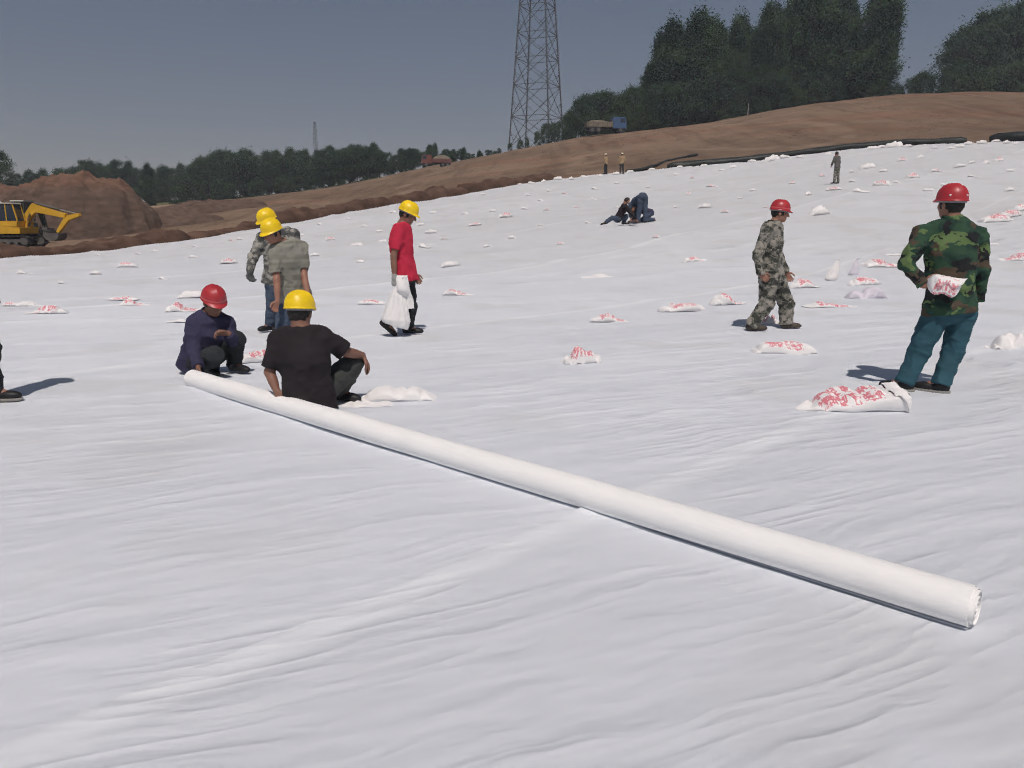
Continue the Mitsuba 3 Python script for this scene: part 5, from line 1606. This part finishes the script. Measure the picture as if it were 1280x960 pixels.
# ------------------------------------------------------------------ trees
def crown_mesh(kind, seed, n_leaf):
    """leaf-sized faces gathered in sprays round the ends of the branches; height 1"""
    r = np.random.default_rng(seed)
    tips = []
    while len(tips) < {'poplar': 95, 'round': 80, 'bush': 50}[kind]:
        t = r.random()
        if kind == 'poplar':
            z = 0.05 + 0.93 * t
            rad = 0.155 * (min((z - .05) / .22, 1) ** .7) * (1 - ((z - .25) / .76) ** 1.8 if z > .25 else 1) + .008
        elif kind == 'round':
            z = 0.22 + 0.76 * t
            rad = 0.30 * math.sqrt(max(1 - ((z - .58) / .42) ** 2, 0)) + .02
        else:
            z = 0.04 + 0.9 * t
            rad = 0.45 * math.sqrt(max(1 - ((z - .38) / .6) ** 2, 0)) + .03
        a = r.uniform(0, 2 * np.pi)
        q = rad * math.sqrt(r.uniform(0.15, 1)) * (0.75 + 0.5 * meshkit.noise(np.array([math.cos(a) * 1.4 + seed, math.sin(a) * 1.4, z * 5]), seed))
        tips.append([q * math.cos(a), q * math.sin(a), z])
    tips = np.array(tips)
    sp = {'poplar': (.024, .024, .055), 'round': (.045, .045, .035), 'bush': (.07, .07, .06)}[kind]
    k = r.integers(0, len(tips), n_leaf)
    P = tips[k] + r.normal(size=(n_leaf, 3)) * sp
    sz = {'poplar': .0085, 'round': .012, 'bush': .020}[kind] * r.uniform(.6, 1.4, n_leaf)[:, None]
    d1 = r.normal(size=(n_leaf, 3))
    d1 /= np.linalg.norm(d1, axis=1, keepdims=True)
    d2 = np.cross(d1, r.normal(size=(n_leaf, 3)))
    d2 /= np.linalg.norm(d2, axis=1, keepdims=True)
    V = np.stack([P - d1 * sz, P + d2 * sz * .7, P + d1 * sz, P - d2 * sz * .7], 1).reshape(-1, 3)
    I = np.arange(n_leaf)[:, None] * 4
    f = np.vstack([I + [0, 1, 2], I + [0, 2, 3]])
    limbs = [rod([0, 0, -.02], [0, 0, .5], .013, 8), rod([0, 0, .5], [0.005, 0, .85], .007, 6)]
    for q in tips[::5]:
        zb = max(q[2] - (.18 if kind == 'poplar' else .14), .06)
        limbs.append(rod([0, 0, zb], q, .0035, 5))
    return trimesh.Trimesh(V, f, process=False), cat(limbs)


TREES = {}
for kind, mats, nl, cnt in (('poplar', 'm_leaf_poplar', 20000, 5), ('round', 'm_leaf_far', 12000, 4), ('bush', 'm_leaf_bush', 7000, 3)):
    for i in range(cnt):
        c, l = crown_mesh(kind, 300 + 17 * i + len(kind), nl)
        scene[f'{kind}_crown_source_{i}'] = {'type': 'shapegroup', 'leaves': put(c, mats)}
        scene[f'{kind}_trunk_source_{i}'] = {'type': 'shapegroup', 'wood': put(l, 'm_bark', 40)}
    TREES[kind] = cnt
tr = np.random.default_rng(77)


def tree(name, label, group, kind, px, py, Y, top_py, width=1.0, lean=(0, 0)):
    g = seat(px, py, Y)
    Hh = max(at(px, top_py, g[1])[2] - g[2], 1.5)
    key = thing(name, label, 'bush' if name == 'bush' else 'tree', group)
    i = int(tr.integers(TREES[kind]))
    M = np.eye(4)
    a = tr.uniform(0, 2 * np.pi)
    c, s = math.cos(a), math.sin(a)
    M[:3, :3] = np.array([[1, 0, lean[0]], [0, 1, lean[1]], [0, 0, 1]]) @ np.array([[c, -s, 0], [s, c, 0], [0, 0, 1]]) @ np.diag([Hh * width, Hh * width, Hh])
    M[:3, 3] = g - [0, 0, .1]
    for nm in ('trunk', 'crown'):
        scene[f'{key}__{nm}'] = {'type': 'instance', 'shapegroup': {'type': 'ref', 'id': f'{kind}_{nm}_source_{i}'}, 'to_world': T4(M.tolist())}


def row(name, label, group, kind, tops, base, Y, n, jit=6, width=1.0, dY=8, lean=(0, 0)):
    xs = np.linspace(tops[0][0], tops[-1][0], n)
    for x in xs:
        x = x + tr.uniform(-.35, .35) * (tops[-1][0] - tops[0][0]) / max(n - 1, 1)
        tp = np.interp(x, [t[0] for t in tops], [t[1] for t in tops]) + tr.uniform(-.3, 1) * jit
        by = np.interp(x, [b[0] for b in base], [b[1] for b in base])
        lab, grp = label(x) if callable(label) else (label, group)
        tree(name, lab, grp, kind, x, by, Y + tr.uniform(0, dY), tp, width * tr.uniform(.85, 1.25), lean)


BASE_R = [(630, 190), (745, 168), (850, 157), (970, 138), (1090, 119), (1280, 113)]
G1 = [(806, 78), (830, 34), (850, 30), (885, 18), (910, 28), (935, 30), (955, 12), (985, 4), (1020, 2), (1045, -4), (1062, -6)]


def grove(x):
    if x < 900:
        return 'tall dark poplar in the left end of the grove on the crest', 'poplars at the left end of the grove'
    if x < 1010:
        return 'tall dark poplar in the middle of the grove on the crest', 'poplars in the middle of the grove'
    return 'tall dark poplar in the right end of the grove on the crest', 'poplars at the right end of the grove'


for y0, n, w in ((150, 17, 1.0), (156, 18, 0.95), (163, 16, 1.0)):
    row('poplar_tree', grove, None, 'poplar', [(a + (14 if y0 > 150 else 0), b) for a, b in G1[:-1]], BASE_R, y0, n, 26, w, 4)
row('undergrowth_tree', 'shorter leafy tree in front of the tall poplars on the crest', 'shorter trees in front of the poplars', 'round', [(815, 110), (860, 95), (960, 88), (1055, 70)], BASE_R, 147, 10, 14, 1.0, 3)
row('bush', 'dark bush at the foot of the poplars on the crest', 'bushes at the foot of the poplars', 'bush', [(770, 128), (850, 128), (970, 112), (1070, 98)], BASE_R, 146, 20, 8, 0.75, 3)
tree('poplar_tree', 'outermost poplar at the right end of the grove, leaning out over the bank', None, 'poplar', 1080, 119, 147, 4, 1.5, (.24, 0))
tree('poplar_tree', 'broad topped poplar second from the right end of the grove', None, 'poplar', 1070, 119, 150, -12, 1.5, (.20, 0))
tree('poplar_tree', 'lower poplar leaning right at the end of the grove', None, 'poplar', 1078, 120, 145, 46, 1.5, (.26, 0))
row('bush', 'dark green bush on the slope between the pylon and the poplar grove', 'bushes on the slope by the pylon', 'bush', [(640, 172), (665, 163), (690, 150), (712, 132), (740, 118), (770, 112), (800, 108)], BASE_R, 156, 16, 8, 0.62, 8)
row('slope_tree', 'bushy tree on the slope right of the pylon', 'trees on the slope right of the pylon', 'round', [(708, 138), (735, 118), (765, 113), (800, 104), (815, 90)], BASE_R, 166, 9, 8, 1.0, 6)
row('crest_tree', 'broad tree in the clump at the upper right corner', 'broad trees of the upper right clump', 'round', [(1202, 36), (1222, 38), (1245, 16), (1275, 4), (1300, 0)], [(1100, 117), (1300, 116)], 168, 7, 6, 0.85, 10)
row('crest_tree', 'slim tall tree in the clump at the upper right corner', 'slim trees of the upper right clump', 'poplar', [(1198, 38), (1240, 14), (1290, 0)], [(1100, 117), (1300, 116)], 180, 6, 8, 1.4, 8)
row('bush', 'low dark bush between the grove and the upper right clump', 'low bushes right of the grove', 'bush', [(1098, 106), (1130, 98), (1150, 90), (1185, 80), (1240, 80), (1290, 80)], [(1100, 118), (1300, 117)], 160, 16, 5, 0.6, 6)
FT = [(28, 220), (55, 212), (78, 216), (100, 203), (120, 202), (140, 208), (152, 199), (168, 203), (186, 212), (194, 208), (215, 204), (235, 205), (258, 200), (272, 188), (300, 188), (330, 190), (365, 186), (400, 190), (425, 184), (440, 178), (465, 182), (490, 190), (515, 184), (545, 182), (575, 184), (605, 190), (625, 188)]
FB = [(0, 262), (160, 260), (350, 244), (520, 216), (630, 195)]


def far_row(kind):
    def fn(x):
        if x < 175:
            return f'{kind} tree in the distant row left of the pale building', f'{kind} trees left of the pale building'
        if x < 390:
            return f'{kind} tree in the distant row between pale building and distant mast', f'{kind} trees between building and mast'
        return f'{kind} tree in the distant row right of the distant mast', f'{kind} trees right of the mast'
    return fn


row('field_tree', far_row('broad'), None, 'round', FT, FB, 198, 34, 8, 0.95, 20)
row('field_tree', far_row('slim'), None, 'poplar', FT, FB, 214, 40, 8, 1.6, 16)
row('field_tree', lambda x: ('low tree behind the crest right of the distant mast', 'low trees behind the crest right of the mast'), None, 'round', [(a, b + 2) for a, b in FT if a > 380], FB, 176, 20, 6, 1.0, 8)
row('bush', 'bush filling the foot of the distant row of trees', 'bushes under the distant row of trees', 'bush', [(20, 240), (160, 232), (350, 216), (520, 200), (625, 196)], FB, 194, 32, 8, 0.8, 4)
tree('field_tree', 'dark tree at the left edge, nearer than the distant row', None, 'round', 2, 262, 150, 190, 0.8)
tree('field_tree', 'slim dark tree standing just right of the pale building', None, 'poplar', 188, 258, 195, 207, 1.3)
